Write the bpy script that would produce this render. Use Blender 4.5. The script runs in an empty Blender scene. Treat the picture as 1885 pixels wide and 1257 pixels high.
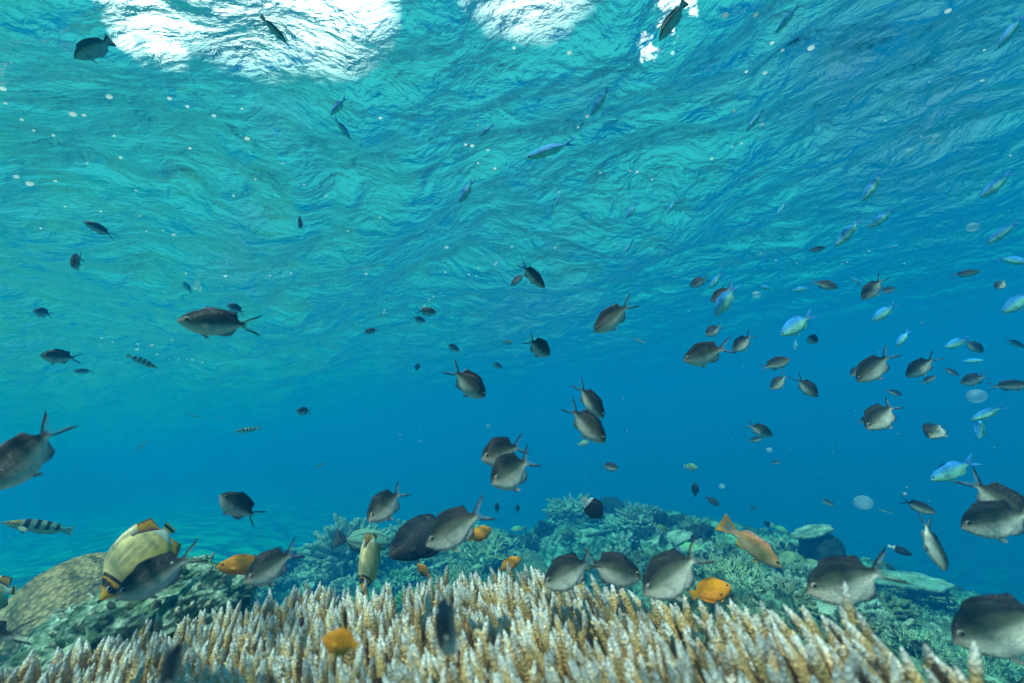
import bpy, bmesh, math, random
import numpy as np
from mathutils import Vector, Matrix, Quaternion

R = math.radians
S = bpy.context.scene
COL = S.collection

# ---------------------------------------------------------------- camera
W0, H0, F = 1885.0, 1257.0, 785.0          # photograph's pixels, focal length in pixels
PITCH, ROLL = 10.0, 8.0
cd = bpy.data.cameras.new('camera')
cam = bpy.data.objects.new('camera', cd)
COL.objects.link(cam)
cd.sensor_width = 36.0
cd.lens = F / W0 * 36.0
cd.clip_start = 0.02
cd.clip_end = 500.0
cam.location = (0, 0, 0)
M_cam = Matrix.Rotation(R(90 + PITCH), 3, 'X') @ Matrix.Rotation(R(-ROLL), 3, 'Z')
cam.rotation_euler = M_cam.to_euler()
cd.dof.use_dof = True
cd.dof.focus_distance = 1.1
cd.dof.aperture_fstop = 3.2
S.camera = cam

# ---------------------------------------------------------------- light
SUN_EL, SUN_AZ = 66.0, 205.0               # azimuth measured from +Y towards +X
world = bpy.data.worlds.new('World')
S.world = world
world.use_nodes = True
nt = world.node_tree
nt.nodes.clear()
out = nt.nodes.new('ShaderNodeOutputWorld')
bg = nt.nodes.new('ShaderNodeBackground')
sky = nt.nodes.new('ShaderNodeTexSky')
sky.sky_type = 'NISHITA'
sky.sun_disc = False
sky.sun_elevation = R(SUN_EL)
sky.sun_rotation = R(SUN_AZ)
sky.air_density = 1.0
sky.dust_density = 2.0
# uneven teal veil added over the sky to light the wave flecks
tc = nt.nodes.new('ShaderNodeTexCoord')
ns = nt.nodes.new('ShaderNodeTexNoise'); ns.inputs['Scale'].default_value = 2.2; ns.inputs['Detail'].default_value = 6
rp = nt.nodes.new('ShaderNodeValToRGB'); rp.color_ramp.elements[0].position = 0.25; rp.color_ramp.elements[1].position = 0.50
mx = nt.nodes.new('ShaderNodeMix'); mx.data_type = 'RGBA'
nt.links.new(tc.outputs['Generated'], ns.inputs['Vector'])
nt.links.new(ns.outputs['Fac'], rp.inputs['Fac'])
def sky_dir(px, py):
    return (M_cam @ Vector(((px - W0 / 2) / F, -(py - H0 / 2) / F, -1.0))).normalized()
ns2 = nt.nodes.new('ShaderNodeTexNoise'); ns2.inputs['Scale'].default_value = 26; ns2.inputs['Detail'].default_value = 7; ns2.inputs['Roughness'].default_value = 0.65
nt.links.new(tc.outputs['Generated'], ns2.inputs['Vector'])
last = None
# white glare patches painted into the sky as soft blobs: direction, angular radius, softness
for (cpx, cpy, rad_, soft) in [(440, -105, 4.4, 6.5), (590, -15, 2.8, 5.0), (280, 35, 0.3, 3.6), (975, -115, 4.0, 5.0), (1060, -100, 1.6, 3.6), (1240, -10, 0.1, 2.0), (1210, 70, 0.05, 1.5)]:
    dp = nt.nodes.new('ShaderNodeVectorMath'); dp.operation = 'DOT_PRODUCT'
    dp.inputs[1].default_value = sky_dir(cpx, cpy)
    nt.links.new(tc.outputs['Generated'], dp.inputs[0])
    ad = nt.nodes.new('ShaderNodeMath'); ad.operation = 'MULTIPLY_ADD'; ad.inputs[1].default_value = 0.006
    nt.links.new(ns2.outputs['Fac'], ad.inputs[0]); nt.links.new(dp.outputs['Value'], ad.inputs[2])
    mk = nt.nodes.new('ShaderNodeMapRange'); mk.inputs[1].default_value = math.cos(R(rad_ + soft)) + 0.003; mk.inputs[2].default_value = math.cos(R(rad_ - soft * 0.4)) + 0.003
    nt.links.new(ad.outputs[0], mk.inputs[0])
    if last is None: last = mk.outputs[0]
    else:
        mm = nt.nodes.new('ShaderNodeMath'); mm.operation = 'MAXIMUM'
        nt.links.new(last, mm.inputs[0]); nt.links.new(mk.outputs[0], mm.inputs[1]); last = mm.outputs[0]
nt.links.new(last, mx.inputs[0])
veil = nt.nodes.new('ShaderNodeMix'); veil.data_type = 'RGBA'
nt.links.new(rp.outputs['Color'], veil.inputs[0]); nt.links.new(sky.outputs['Color'], veil.inputs[6]); veil.inputs[7].default_value = (0.4, 4.3, 4.4, 1)  # sky tint shifted to teal so light through the waves looks teal
nt.links.new(veil.outputs[2], mx.inputs[6])
mx.inputs[7].default_value = (30.0, 29.0, 28.0, 1)
nt.links.new(mx.outputs[2], bg.inputs['Color'])
bg.inputs['Strength'].default_value = 0.10
nt.links.new(bg.outputs[0], out.inputs['Surface'])

sl = bpy.data.lights.new('sun', 'SUN')
sl.energy = 5.0
sl.angle = R(0.5)
sl.color = (1.0, 0.88, 0.76)
sun = bpy.data.objects.new('sun', sl)
COL.objects.link(sun)
sd = Vector((math.sin(R(SUN_AZ)) * math.cos(R(SUN_EL)), math.cos(R(SUN_AZ)) * math.cos(R(SUN_EL)), math.sin(R(SUN_EL))))
sun.rotation_euler = sd.to_track_quat('Z', 'Y').to_euler()
sun.location = sd * 20

vs = S.view_settings
vs.view_transform = 'Standard'
vs.look = 'None'
vs.gamma = 1
vs.exposure = 0.50
S.cycles.volume_bounces = 2
S.cycles.max_bounces = 8
S.cycles.transparent_max_bounces = 12
S.cycles.use_denoising = True
S.cycles.caustics_reflective = False
S.cycles.caustics_refractive = False

# ---------------------------------------------------------------- helpers
SURF_Z = 0.95

def ray(px, py):
    """direction from the camera through a pixel of the photograph, forward component 1"""
    return M_cam @ Vector(((px - W0 / 2) / F, -(py - H0 / 2) / F, -1.0))

def P(px, py, d):
    return ray(px, py) * d

def Pz(px, py, z):
    r = ray(px, py)
    return r * (z / r.z)

def tag(o, label=None, cat=None, group=None, kind=None):
    if label: o['label'] = label
    if cat: o['category'] = cat
    if group: o['group'] = group
    if kind: o['kind'] = kind
    return o

def mesh_obj(name, V, Fc, mat=None, parent=None, smooth=True, cols=None):
    me = bpy.data.meshes.new(name)
    V = np.asarray(V, dtype=np.float32)
    if isinstance(Fc, np.ndarray):
        n = len(Fc); k = Fc.shape[1]
        me.vertices.add(len(V)); me.vertices.foreach_set('co', V.ravel())
        me.loops.add(n * k); me.loops.foreach_set('vertex_index', Fc.astype(np.int32).ravel())
        me.polygons.add(n)
        me.polygons.foreach_set('loop_start', np.arange(0, n * k, k, dtype=np.int32))
        me.polygons.foreach_set('loop_total', np.full(n, k, dtype=np.int32))
        me.update(calc_edges=True)
    else:
        me.from_pydata([tuple(map(float, v)) for v in V], [], Fc)
    if smooth:
        me.polygons.foreach_set('use_smooth', np.ones(len(me.polygons), dtype=bool))
    if cols is not None:
        a = me.color_attributes.new('Col', 'FLOAT_COLOR', 'POINT')
        c = np.ones((len(V), 4), dtype=np.float32); c[:, :3] = cols
        a.data.foreach_set('color', c.ravel())
    if mat:
        for m in (mat if isinstance(mat, (list, tuple)) else [mat]):
            me.materials.append(m)
    me.validate(); me.update()
    o = bpy.data.objects.new(name, me)
    COL.objects.link(o)
    if parent: o.parent = parent
    return o

def new_mat(name):
    m = bpy.data.materials.new(name); m.use_nodes = True
    t = m.node_tree; t.nodes.clear()
    o = t.nodes.new('ShaderNodeOutputMaterial')
    return m, t, o

def N(t, kind, **kw):
    n = t.nodes.new('ShaderNode' + kind)
    for k, v in kw.items():
        if k in n.inputs: n.inputs[k].default_value = v
        else: setattr(n, k, v)
    return n

# value noise in numpy (lattice gradient-free, smooth)
def vnoise(P3, seed=0):
    P3 = np.asarray(P3, dtype=np.float64)
    i = np.floor(P3).astype(np.int64); f = P3 - i
    u = f * f * (3 - 2 * f)
    def h(a, b, c):
        n = (a * 73856093) ^ (b * 19349663) ^ (c * 83492791) ^ (seed * 2654435761)
        n = (n ^ (n >> 13)) * 1274126177
        n = (n ^ (n >> 16)) & 0x7fffffff
        return n / float(0x7fffffff)
    r = 0
    for dx in (0, 1):
        for dy in (0, 1):
            for dz in (0, 1):
                w = (u[..., 0] if dx else 1 - u[..., 0]) * (u[..., 1] if dy else 1 - u[..., 1]) * (u[..., 2] if dz else 1 - u[..., 2])
                r = r + w * h(i[..., 0] + dx, i[..., 1] + dy, i[..., 2] + dz)
    return r * 2 - 1

def fbm(P3, oct=4, seed=0, ridged=False):
    a, s, r, P3 = 1.0, 0.0, 0.0, np.asarray(P3, dtype=np.float64)
    for k in range(oct):
        n = vnoise(P3 * 2 ** k + 17.3 * k, seed + k)
        if ridged: n = 1 - 2 * np.abs(n)
        r = r + a * n; s += a; a *= 0.5
    return r / s

def grid_faces(n, m, wrap=False):
    """n rows by m columns of vertices; wrap closes the columns"""
    i = np.arange(n - 1)[:, None]; j = np.arange(m if wrap else m - 1)[None, :]
    j2 = (j + 1) % m
    a = i * m + j; b = i * m + j2; c = (i + 1) * m + j2; d = (i + 1) * m + j
    return np.stack([a, b, c, d], -1).reshape(-1, 4)

# ---------------------------------------------------------------- water surface
def wave_height(x, y):
    rng = np.random.RandomState(5)
    z = np.zeros_like(x)
    r = np.hypot(x, y)
    wx = x + 0.12 * vnoise(np.stack([x * 1.1, y * 1.1, x * 0], -1), 71)
    wy = y + 0.12 * vnoise(np.stack([x * 1.1, y * 1.1, x * 0 + 5], -1), 72)
    for k in range(46):
        lam = 0.12 * (22.0 ** (rng.rand() ** 1.15))
        th = rng.normal(R(35), 0.75)
        a = 0.0105 * lam ** 1.0 / math.sqrt(1) * (0.6 + 0.8 * rng.rand())
        ph = rng.rand() * 6.283
        kx, ky = math.cos(th) * 6.283 / lam, math.sin(th) * 6.283 / lam
        fade = np.clip(lam * 60 / np.maximum(r, 0.1) - 0.5, 0, 1)
        z += a * fade * np.sin(kx * wx + ky * wy + ph)
    return z * WAVE
WAVE = 1.02

nr, na = 420, 800
rr = 0.25 * (70 / 0.25) ** (np.arange(nr) / (nr - 1.0))
rr[0] = 0.001
aa = np.arange(na) / na * 2 * np.pi
X = rr[:, None] * np.cos(aa)[None]; Y = rr[:, None] * np.sin(aa)[None] + 0.6
Z = SURF_Z + wave_height(X, Y)
m, t, o = new_mat('water_surface')
tcn = N(t, 'TexCoord')
mp = N(t, 'Mapping'); mp.inputs['Scale'].default_value = (1, 1, 0); mp.inputs['Rotation'].default_value = (0, 0, R(-25))
t.links.new(tcn.outputs['Object'], mp.inputs['Vector'])
n1 = N(t, 'TexNoise', Scale=13.0, Detail=6.0, Roughness=0.55, Distortion=0.7)
n2 = N(t, 'TexNoise', Scale=48.0, Detail=4.0, Roughness=0.55, Distortion=0.8)
mp2 = N(t, 'Mapping'); mp2.inputs['Scale'].default_value = (1.0, 1.15, 0); mp2.inputs['Rotation'].default_value = (0, 0, R(-25))
t.links.new(tcn.outputs['Object'], mp2.inputs['Vector'])
t.links.new(mp2.outputs[0], n1.inputs['Vector']); t.links.new(mp2.outputs[0], n2.inputs['Vector'])
ma = N(t, 'Math', operation='MULTIPLY_ADD'); ma.inputs[1].default_value = 0.24
t.links.new(n2.outputs['Fac'], ma.inputs[0]); t.links.new(n1.outputs['Fac'], ma.inputs[2])
n0 = N(t, 'TexNoise', Scale=4.4, Detail=3.0, Roughness=0.5, Distortion=0.5)
t.links.new(mp2.outputs[0], n0.inputs['Vector'])
mb_ = N(t, 'Math', operation='MULTIPLY_ADD'); mb_.inputs[1].default_value = 3.0
t.links.new(n0.outputs['Fac'], mb_.inputs[0]); t.links.new(ma.outputs[0], mb_.inputs[2]); ma = mb_
bp = N(t, 'Bump', Strength=1.0, Distance=0.040)
t.links.new(ma.outputs[0], bp.inputs['Height'])
fr = N(t, 'Fresnel', IOR=1.333)
gl = N(t, 'BsdfAnisotropic') if hasattr(bpy.types, 'ShaderNodeBsdfAnisotropic') else N(t, 'BsdfGlossy')
gl.inputs['Roughness'].default_value = 0.02
gl.inputs['Color'].default_value = (1, 1, 1, 1)
tr = N(t, 'BsdfTransparent')
mix = N(t, 'MixShader')
t.links.new(bp.outputs[0], fr.inputs['Normal']); t.links.new(bp.outputs[0], gl.inputs['Normal'])
t.links.new(fr.outputs[0], mix.inputs[0]); t.links.new(tr.outputs[0], mix.inputs[1]); t.links.new(gl.outputs[0], mix.inputs[2])
t.links.new(mix.outputs[0], o.inputs['Surface'])
V = np.stack([X, Y, Z], -1).reshape(-1, 3)
tag(mesh_obj('water_surface', V, grid_faces(nr, na, True)[:, ::-1].copy(), m), kind='structure')

# ---------------------------------------------------------------- haze (the sea water itself)
m, t, o = new_mat('sea_haze')
pv = N(t, 'VolumePrincipled')
pv.inputs['Density'].default_value = 0.315
pv.inputs['Color'].default_value = (0.001, 0.090, 0.250, 1)
pv.inputs['Absorption Color'].default_value = (0.0, 0.60, 0.66, 1)
pv.inputs['Anisotropy'].default_value = 0.0
t.links.new(pv.outputs[0], o.inputs['Volume'])
HX, HY0, HY1, HZ0, HZ1 = 72.0, -72.0, 73.0, -12.0, SURF_Z + 0.28
V = [(x, y, z) for x in (-HX, HX) for y in (HY0, HY1) for z in (HZ0, HZ1)]
Fc = [(0, 1, 3, 2), (4, 6, 7, 5), (0, 4, 5, 1), (2, 3, 7, 6), (0, 2, 6, 4), (1, 5, 7, 3)]
tag(mesh_obj('haze', V, Fc, m, smooth=False), kind='stuff')
# ---------------------------------------------------------------- materials for the reef
def rock_mat(name, ramp, scale=6.0, bump=0.03, rough=0.9, fine=60.0):
    m, t, o = new_mat(name)
    tcn = N(t, 'TexCoord')
    n1 = N(t, 'TexNoise', Scale=scale, Detail=8.0, Roughness=0.62, Distortion=0.5)
    t.links.new(tcn.outputs['Object'], n1.inputs['Vector'])
    cr = N(t, 'ValToRGB')
    els = cr.color_ramp.elements
    while len(els) < len(ramp): els.new(0.5)
    for e, (p, c) in zip(els, ramp): e.position = p; e.color = (*c, 1)
    t.links.new(n1.outputs['Fac'], cr.inputs['Fac'])
    v = N(t, 'TexVoronoi', Scale=fine)
    t.links.new(tcn.outputs['Object'], v.inputs['Vector'])
    n2 = N(t, 'TexNoise', Scale=fine * 0.7, Detail=5.0, Roughness=0.6)
    t.links.new(tcn.outputs['Object'], n2.inputs['Vector'])
    # polyp mottling belongs to the surface itself
    mr = N(t, 'MapRange'); mr.inputs[1].default_value = 0.0; mr.inputs[2].default_value = 0.7
    mr.inputs[3].default_value = 1.25; mr.inputs[4].default_value = 0.55
    t.links.new(v.outputs['Distance'], mr.inputs[0])
    mul = N(t, 'Mix', data_type='RGBA', blend_type='MULTIPLY'); mul.inputs[0].default_value = 0.8
    t.links.new(cr.outputs['Color'], mul.inputs[6]); t.links.new(mr.outputs[0], mul.inputs[7])
    sb = N(t, 'Math', operation='SUBTRACT')
    t.links.new(n2.outputs['Fac'], sb.inputs[0]); t.links.new(v.outputs['Distance'], sb.inputs[1])
    bp = N(t, 'Bump', Strength=0.9, Distance=bump)
    t.links.new(sb.outputs[0], bp.inputs['Height'])
    b = N(t, 'BsdfPrincipled', Roughness=rough)
    b.inputs['Specular IOR Level'].default_value = 0.15
    t.links.new(mul.outputs[2], b.inputs['Base Color']); t.links.new(bp.outputs[0], b.inputs['Normal'])
    t.links.new(b.outputs[0], o.inputs['Surface'])
    return m

M_reef = rock_mat('reef_rock', [(0.36, (0.02, 0.045, 0.03)), (0.46, (0.10, 0.18, 0.12)), (0.54, (0.26, 0.40, 0.28)), (0.66, (0.55, 0.74, 0.54))], 8.5, 0.012, fine=60)
M_sand = rock_mat('green_bounce_sand', [(0.38, (0.02, 0.05, 0.03)), (0.47, (0.20, 0.30, 0.14)), (0.56, (0.78, 0.86, 0.42)), (0.75, (0.85, 0.9, 0.5))], 1.5, 0.01, fine=20)  # green tint and dark patches shaped for the light bounced into the water
M_pale = rock_mat('pale_coral', [(0.3, (0.30, 0.30, 0.22)), (0.5, (0.55, 0.55, 0.42)), (0.7, (0.78, 0.76, 0.64))], 14.0, 0.008, fine=90)
M_olive = rock_mat('olive_coral', [(0.3, (0.12, 0.12, 0.06)), (0.5, (0.26, 0.27, 0.14)), (0.7, (0.46, 0.46, 0.28))], 10.0, 0.006, fine=80)
M_dark = rock_mat('dark_coral', [(0.3, (0.02, 0.025, 0.02)), (0.55, (0.06, 0.07, 0.05)), (0.75, (0.14, 0.15, 0.10))], 10.0, 0.006, fine=70)
M_brain = rock_mat('pitted_coral', [(0.3, (0.42, 0.24, 0.11)), (0.55, (0.66, 0.42, 0.22)), (0.75, (0.80, 0.56, 0.34))], 7.0, 0.006, fine=110)
M_green = rock_mat('green_coral', [(0.3, (0.10, 0.20, 0.08)), (0.55, (0.30, 0.50, 0.22)), (0.75, (0.55, 0.72, 0.35))], 14.0, 0.006, fine=80)

M_crust = rock_mat('crusted_rock', [(0.32, (0.04, 0.08, 0.05)), (0.46, (0.18, 0.30, 0.20)), (0.58, (0.50, 0.66, 0.52)), (0.72, (0.85, 0.9, 0.85))], 22.0, 0.006, fine=110)
M_smooth = rock_mat('smooth_boulder_coral', [(0.3, (0.34, 0.30, 0.14)), (0.55, (0.46, 0.42, 0.22)), (0.75, (0.62, 0.56, 0.32))], 6.0, 0.003, fine=160)
M_lime = rock_mat('pale_green_twigs', [(0.3, (0.50, 0.62, 0.36)), (0.7, (0.80, 0.88, 0.60))], 9.0, 0.003, fine=160)

# ---------------------------------------------------------------- terrain
SKY = [(-900, 1080, 6.0), (-200, 1100, 3.2), (0, 1110, 3.0), (300, 1085, 2.6), (400, 1045, 2.6), (480, 1028, 2.8), (560, 1008, 3.0), (640, 998, 3.0),
       (700, 982, 3.0), (800, 950, 3.5), (900, 972, 3.2), (960, 992, 3.3), (985, 970, 3.6), (1030, 932, 3.7), (1120, 922, 3.7),
       (1190, 938, 3.3), (1260, 942, 3.0), (1330, 966, 2.7), (1400, 975, 2.5), (1450, 985, 2.2), (1530, 1012, 2.1), (1620, 1022, 2.0),
       (1700, 1044, 1.95), (1800, 1062, 1.9), (1885, 1085, 1.9), (2100, 1150, 1.9), (2600, 1300, 2.0)]
th_c, D_c, z_c = [], [], []
for px, py, D in SKY:
    D *= 1.42 if px < 1250 else 1.38; p = P(px, py, D); p.z -= float(np.interp(px, [1150, 1450, 1700, 1900], [0.13, 0.24, 0.34, 0.40]))
    th_c.append(math.atan2(p.x, p.y)); D_c.append(math.hypot(p.x, p.y)); z_c.append(p.z)

def sstep(a, b, x):
    u = np.clip((x - a) / (b - a), 0, 1)
    return u * u * (3 - 2 * u)

def terrain(x, y):
    r = np.hypot(x, y); th = np.arctan2(x, y)
    D = np.interp(th, th_c, D_c); zs = np.interp(th, th_c, z_c)
    vl = 1 - sstep(math.atan2(*P(1010, 900, 1).xy), math.atan2(*P(1230, 900, 1).xy), th)    # channel on the left
    u = r / D
    near = -0.50
    w_ = np.clip((u - 0.22) / 0.78, 0, 1)
    lin = near + (zs - near) * w_ - 0.13 * np.sin(np.pi * w_) * (w_ > 0) * (w_ < 1)
    val = near + (-1.45 - near) * sstep(0.95, 1.35, r)
    val = val + (zs - val) * sstep(0.80, 0.98, u)
    z = lin * (1 - vl) + val * vl
    far = -1.9 - 8.2 * sstep(-0.75, 0.30, th)
    z = z + (far - z) * sstep(1.12, 2.6, u) * 1.0
    back = sstep(1.15, 1.6, np.abs(th))
    z = z * (1 - back) + (-0.95 - 6 * sstep(0.5, 4.0, x)) * back
    return z

nr, na = 760, 1300
rr = np.concatenate([[0.001], np.geomspace(0.15, 0.7, 40), np.geomspace(0.71, 5.5, 560), np.geomspace(5.6, 65, nr - 601)])
# more columns in front of the camera
uu = np.arange(na) / na * 2 - 1
aa = np.pi * (0.42 * uu + 0.58 * uu ** 3)
X = rr[:, None] * np.sin(aa)[None]; Y = rr[:, None] * np.cos(aa)[None]
Z = terrain(X, Y)
P3 = np.stack([X, Y, Z], -1)
rockiness = 1 - 1.0 * sstep(4.0, 6.5, np.hypot(X, Y))
amp = (0.13 * fbm(P3 * 2.2, 5, 3, True) + 0.10 * fbm(P3 * 7, 5, 9, True) + 0.035 * fbm(P3 * 22, 4, 14, True)) * rockiness
ox = 0.09 * fbm(P3 * 5 + 31, 4, 21) * rockiness; oy = 0.09 * fbm(P3 * 5 + 77, 4, 33) * rockiness
nearc = sstep(0.75, 1.1, np.hypot(X, Y))
V = np.stack([X + ox * nearc, Y + oy * nearc, Z + amp * (0.3 + 0.7 * nearc) - 0.06], -1).reshape(-1, 3)
V_SEA = V
fc = grid_faces(nr, na, True)[:, ::-1].copy()
F_SEA = fc
fl = mesh_obj('seabed', V, fc, [M_reef, M_sand])
am = aa[None, :] * np.ones((nr - 1, 1)); rm = rr[:-1][:, None] * np.ones((1, na))
jit = 0.15 * vnoise(np.stack([X[:-1] * 2, Y[:-1] * 2, 0 * X[:-1]], -1), 55)
sandy = (rm > 6.0) | ((am + jit < -0.46) & (rm > 1.25 + jit)) | (np.abs(am) + jit > 1.35)  # sand added at left and behind to brighten the surface reflection
fl.data.polygons.foreach_set('material_index', sandy.reshape(-1).astype(np.int32))
tag(fl, kind='structure')

# ---------------------------------------------------------------- coral builders
class MB:
    def __init__(s): s.V = []; s.F = []; s.C = []; s.n = 0
    def add(s, V, Fc, c=None):
        V = np.asarray(V, float)
        s.V.append(V); s.F.append(np.asarray(Fc) + s.n); s.n += len(V)
        s.C.append(np.tile([1., 1., 1.], (len(V), 1)) if c is None else np.asarray(c, float))
    def build(s, name, mat, parent=None, cols=False):
        return mesh_obj(name, np.concatenate(s.V), np.concatenate(s.F), mat, parent, cols=np.concatenate(s.C) if cols else None)

def tube(path, rad, ns=8, rough=0.0, seed=0, fq=200.0):
    """closed tapered tube along path; returns V, quads, t per vertex"""
    path = np.asarray(path, float); n = len(path)
    rad = np.asarray(rad, float)
    tg = np.gradient(path, axis=0); tg /= np.linalg.norm(tg, axis=1)[:, None] + 1e-9
    ref = np.array([0.31, 0.94, 0.12])
    a = np.cross(tg, ref); a /= np.linalg.norm(a, axis=1)[:, None] + 1e-9
    b = np.cross(tg, a)
    ph = np.arange(ns) / ns * 2 * np.pi
    V = path[:, None] + rad[:, None, None] * (np.cos(ph)[None, :, None] * a[:, None] + np.sin(ph)[None, :, None] * b[:, None])
    if rough:
        nv = vnoise(V * fq, seed)
        V = V + (V - path[:, None]) * (rough * nv)[..., None]
    V = V.reshape(-1, 3)
    Fc = grid_faces(n, ns, True)
    tt = np.repeat(np.arange(n) / (n - 1.0), ns)
    return V, Fc, tt

def blob(c, r, seed, amp=0.15, fq=3.0, nu=48, nv=28, ridged=False, flat=1.0, oct=4):
    ph = np.arange(nu) / nu * 2 * np.pi; ps = np.linspace(0.02, np.pi - 0.02, nv)
    D = np.stack([np.sin(ps)[:, None] * np.cos(ph)[None], np.sin(ps)[:, None] * np.sin(ph)[None], np.cos(ps)[:, None] * np.ones(nu)[None]], -1)
    k = 1 + amp * fbm(D * fq + seed * 3.7, oct, seed, ridged)
    V = np.asarray(c) + D * k[..., None] * np.asarray(r)
    return V.reshape(-1, 3), grid_faces(nv, nu, True)[:, ::-1]

def empty(name, loc, label, cat, group=None):
    o = bpy.data.objects.new(name, None); COL.objects.link(o); o.location = loc
    o.empty_display_size = 0.05
    return tag(o, label, cat, group)

def finger_coral(name, loc, R_, n, fl, fr_, mat, label, seed, group=None, flat=0.8, base_mat=None):
    """rounded colony of stubby fingers"""
    rng = np.random.RandomState(seed)
    root = empty(name, loc, label, 'coral', group)
    mb = MB(); V, Fc = blob((0, 0, 0.1 * R_), (R_ * 0.62, R_ * 0.62, R_ * 0.62 * flat), seed, 0.2); mb.add(V, Fc)
    mb.build('base', base_mat or mat, root)
    mb = MB()
    for k in range(n):
        z = 1 - (k + 0.5) / n * 1.05; a = k * 2.39996 + rng.rand() * 0.5
        s = math.sqrt(max(0, 1 - z * z))
        d = np.array([s * math.cos(a), s * math.sin(a), z * flat + 0.12]); d /= np.linalg.norm(d)
        d = d + rng.normal(0, 0.10, 3)
        L = R_ * (1 + rng.normal(0, 0.07))
        p = [d * L * (0.45 + 0.55 * q) * np.array([1, 1, flat]) + np.array([0, 0, 0.05 * q * R_]) for q in np.linspace(0, 1, 6)]
        # rounded end
        p.append(p[-1] + d * fr_ * 0.6); p.append(p[-1] + d * fr_ * 0.35)
        w = fr_ * (0.85 + 0.4 * rng.rand())
        rad = [w * 0.8, w * 0.85, w * 0.95, w, w * 1.05, w, w * 0.75, w * 0.15]
        V, Fc, tt = tube(p, rad, 8, 0.12, seed, 40)
        mb.add(V, Fc)
        if rng.rand() < 0.45:
            d2 = d + rng.normal(0, 0.6, 3); d2 /= np.linalg.norm(d2)
            q0 = np.array(p[3]); pp = [q0 + d2 * fl * 0.5 * q for q in (0, .4, .8, 1.0, 1.15)]
            V, Fc, tt = tube(pp, [w * .8, w * .8, w * .8, w * .6, w * .1], 7); mb.add(V, Fc)
    mb.build('branches', mat, root)
    return root

def twig_coral(name, loc, R_, n, r0, mat, label, seed, group=None, up=0.6, base=True):
    """open bush of thin forking twigs"""
    rng = np.random.RandomState(seed)
    root = empty(name, loc, label, 'coral', group)
    mb = MB()
    def grow(p, d, L, r, lev):
        d = d / np.linalg.norm(d)
        k = 4
        path = [p]
        for i in range(k):
            d = d + rng.normal(0, 0.12, 3); d[2] += 0.05; d /= np.linalg.norm(d)
            path.append(path[-1] + d * L / k)
        last = lev == 0
        rad = np.linspace(r, r * (0.3 if last else 0.75), k + 1)
        V, Fc, tt = tube(path, rad, 5); mb.add(V, Fc)
        if not last:
            for j in range(rng.randint(2, 4)):
                e = d + rng.normal(0, 0.55, 3)
                grow(path[-1], e, L * (0.62 + 0.25 * rng.rand()), r * 0.75, lev - 1)
            if rng.rand() < 0.6:
                grow(path[2], d + rng.normal(0, 0.8, 3), L * 0.5, r * 0.7, 0)
    for i in range(n):
        a = rng.rand() * 6.283; s = math.sqrt(rng.rand())
        st = np.array([math.cos(a) * s * R_ * 0.35, math.sin(a) * s * R_ * 0.35, -0.02])
        d = np.array([math.cos(a) * s, math.sin(a) * s, up + 0.2 * rng.rand()])
        grow(st, d, R_ * 0.42, r0, 2)
    if base:
        b2 = MB(); V, Fc = blob((0, 0, -0.04), (R_ * 0.5, R_ * 0.5, R_ * 0.25), seed); b2.add(V, Fc); b2.build('base', M_reef, root)
        mb.build('branches', mat, root)
    else:
        o = mb.build('branches', mat, root)
    return root

def lobe_coral(name, loc, lobes, mat, label, group=None, rot=0, amp=0.06):
    root = empty(name, loc, label, 'coral', group)
    for i, (c, r) in enumerate(lobes):
        mb = MB(); V, Fc = blob((0, 0, 0), r, i + 5, amp, 2.0, 56, 36, oct=3); mb.add(V, Fc)
        o = mb.build('lobe', mat, root); o.location = c
    return root

def plate_coral(name, loc, R_, th, mat, label, seed, tilt=(0, 0), group=None, stalk=0.15, squash=1.0):
    rng = np.random.RandomState(seed)
    root = empty(name, loc, label, 'coral', group)
    nu, nv = 72, 16
    ph = np.arange(nu) / nu * 2 * np.pi
    rim = 1 + 0.16 * np.array([vnoise(np.array([math.cos(a) * 1.5 + seed, math.sin(a) * 1.5, 0.3])) for a in ph]) + 0.05 * np.sin(ph * 9 + seed) + 0.03 * np.sin(ph * 23)
    rs = np.linspace(0.02, 1, nv)
    def sheet(off):
        Q = np.stack([rs[:, None] * rim[None] * np.cos(ph)[None] * R_, rs[:, None] * rim[None] * np.sin(ph)[None] * R_ * squash, 0 * rs[:, None] + 0 * ph[None]], -1)
        Q[..., 2] = 0.10 * R_ * rs[:, None] ** 2 + 0.05 * R_ * fbm(Q * 3.5 / R_, 4, seed) + off * (1 - 0.75 * rs[:, None] ** 3)
        return Q
    A = sheet(th / 2); B = sheet(-th / 2)
    A[..., 2] += 0.03 * R_ * np.abs(fbm(A * 16 / R_, 3, seed + 3))
    V = np.concatenate([A.reshape(-1, 3), B[::-1].reshape(-1, 3)])
    mb = MB(); mb.add(V, grid_faces(nv * 2, nu, True)[:, ::-1])
    o = mb.build('plate', mat, root); o.rotation_euler = (R(tilt[0]), R(tilt[1]), 0)
    if stalk:
        mb = MB(); V, Fc, tt = tube([(0, 0, -stalk), (0, 0, -stalk * 0.5), (0, 0, 0)], [R_ * .3, R_ * .22, R_ * .35], 14, 0.2, seed, 10); mb.add(V, Fc)
        mb.build('stalk', M_reef, root)
    return root

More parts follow.
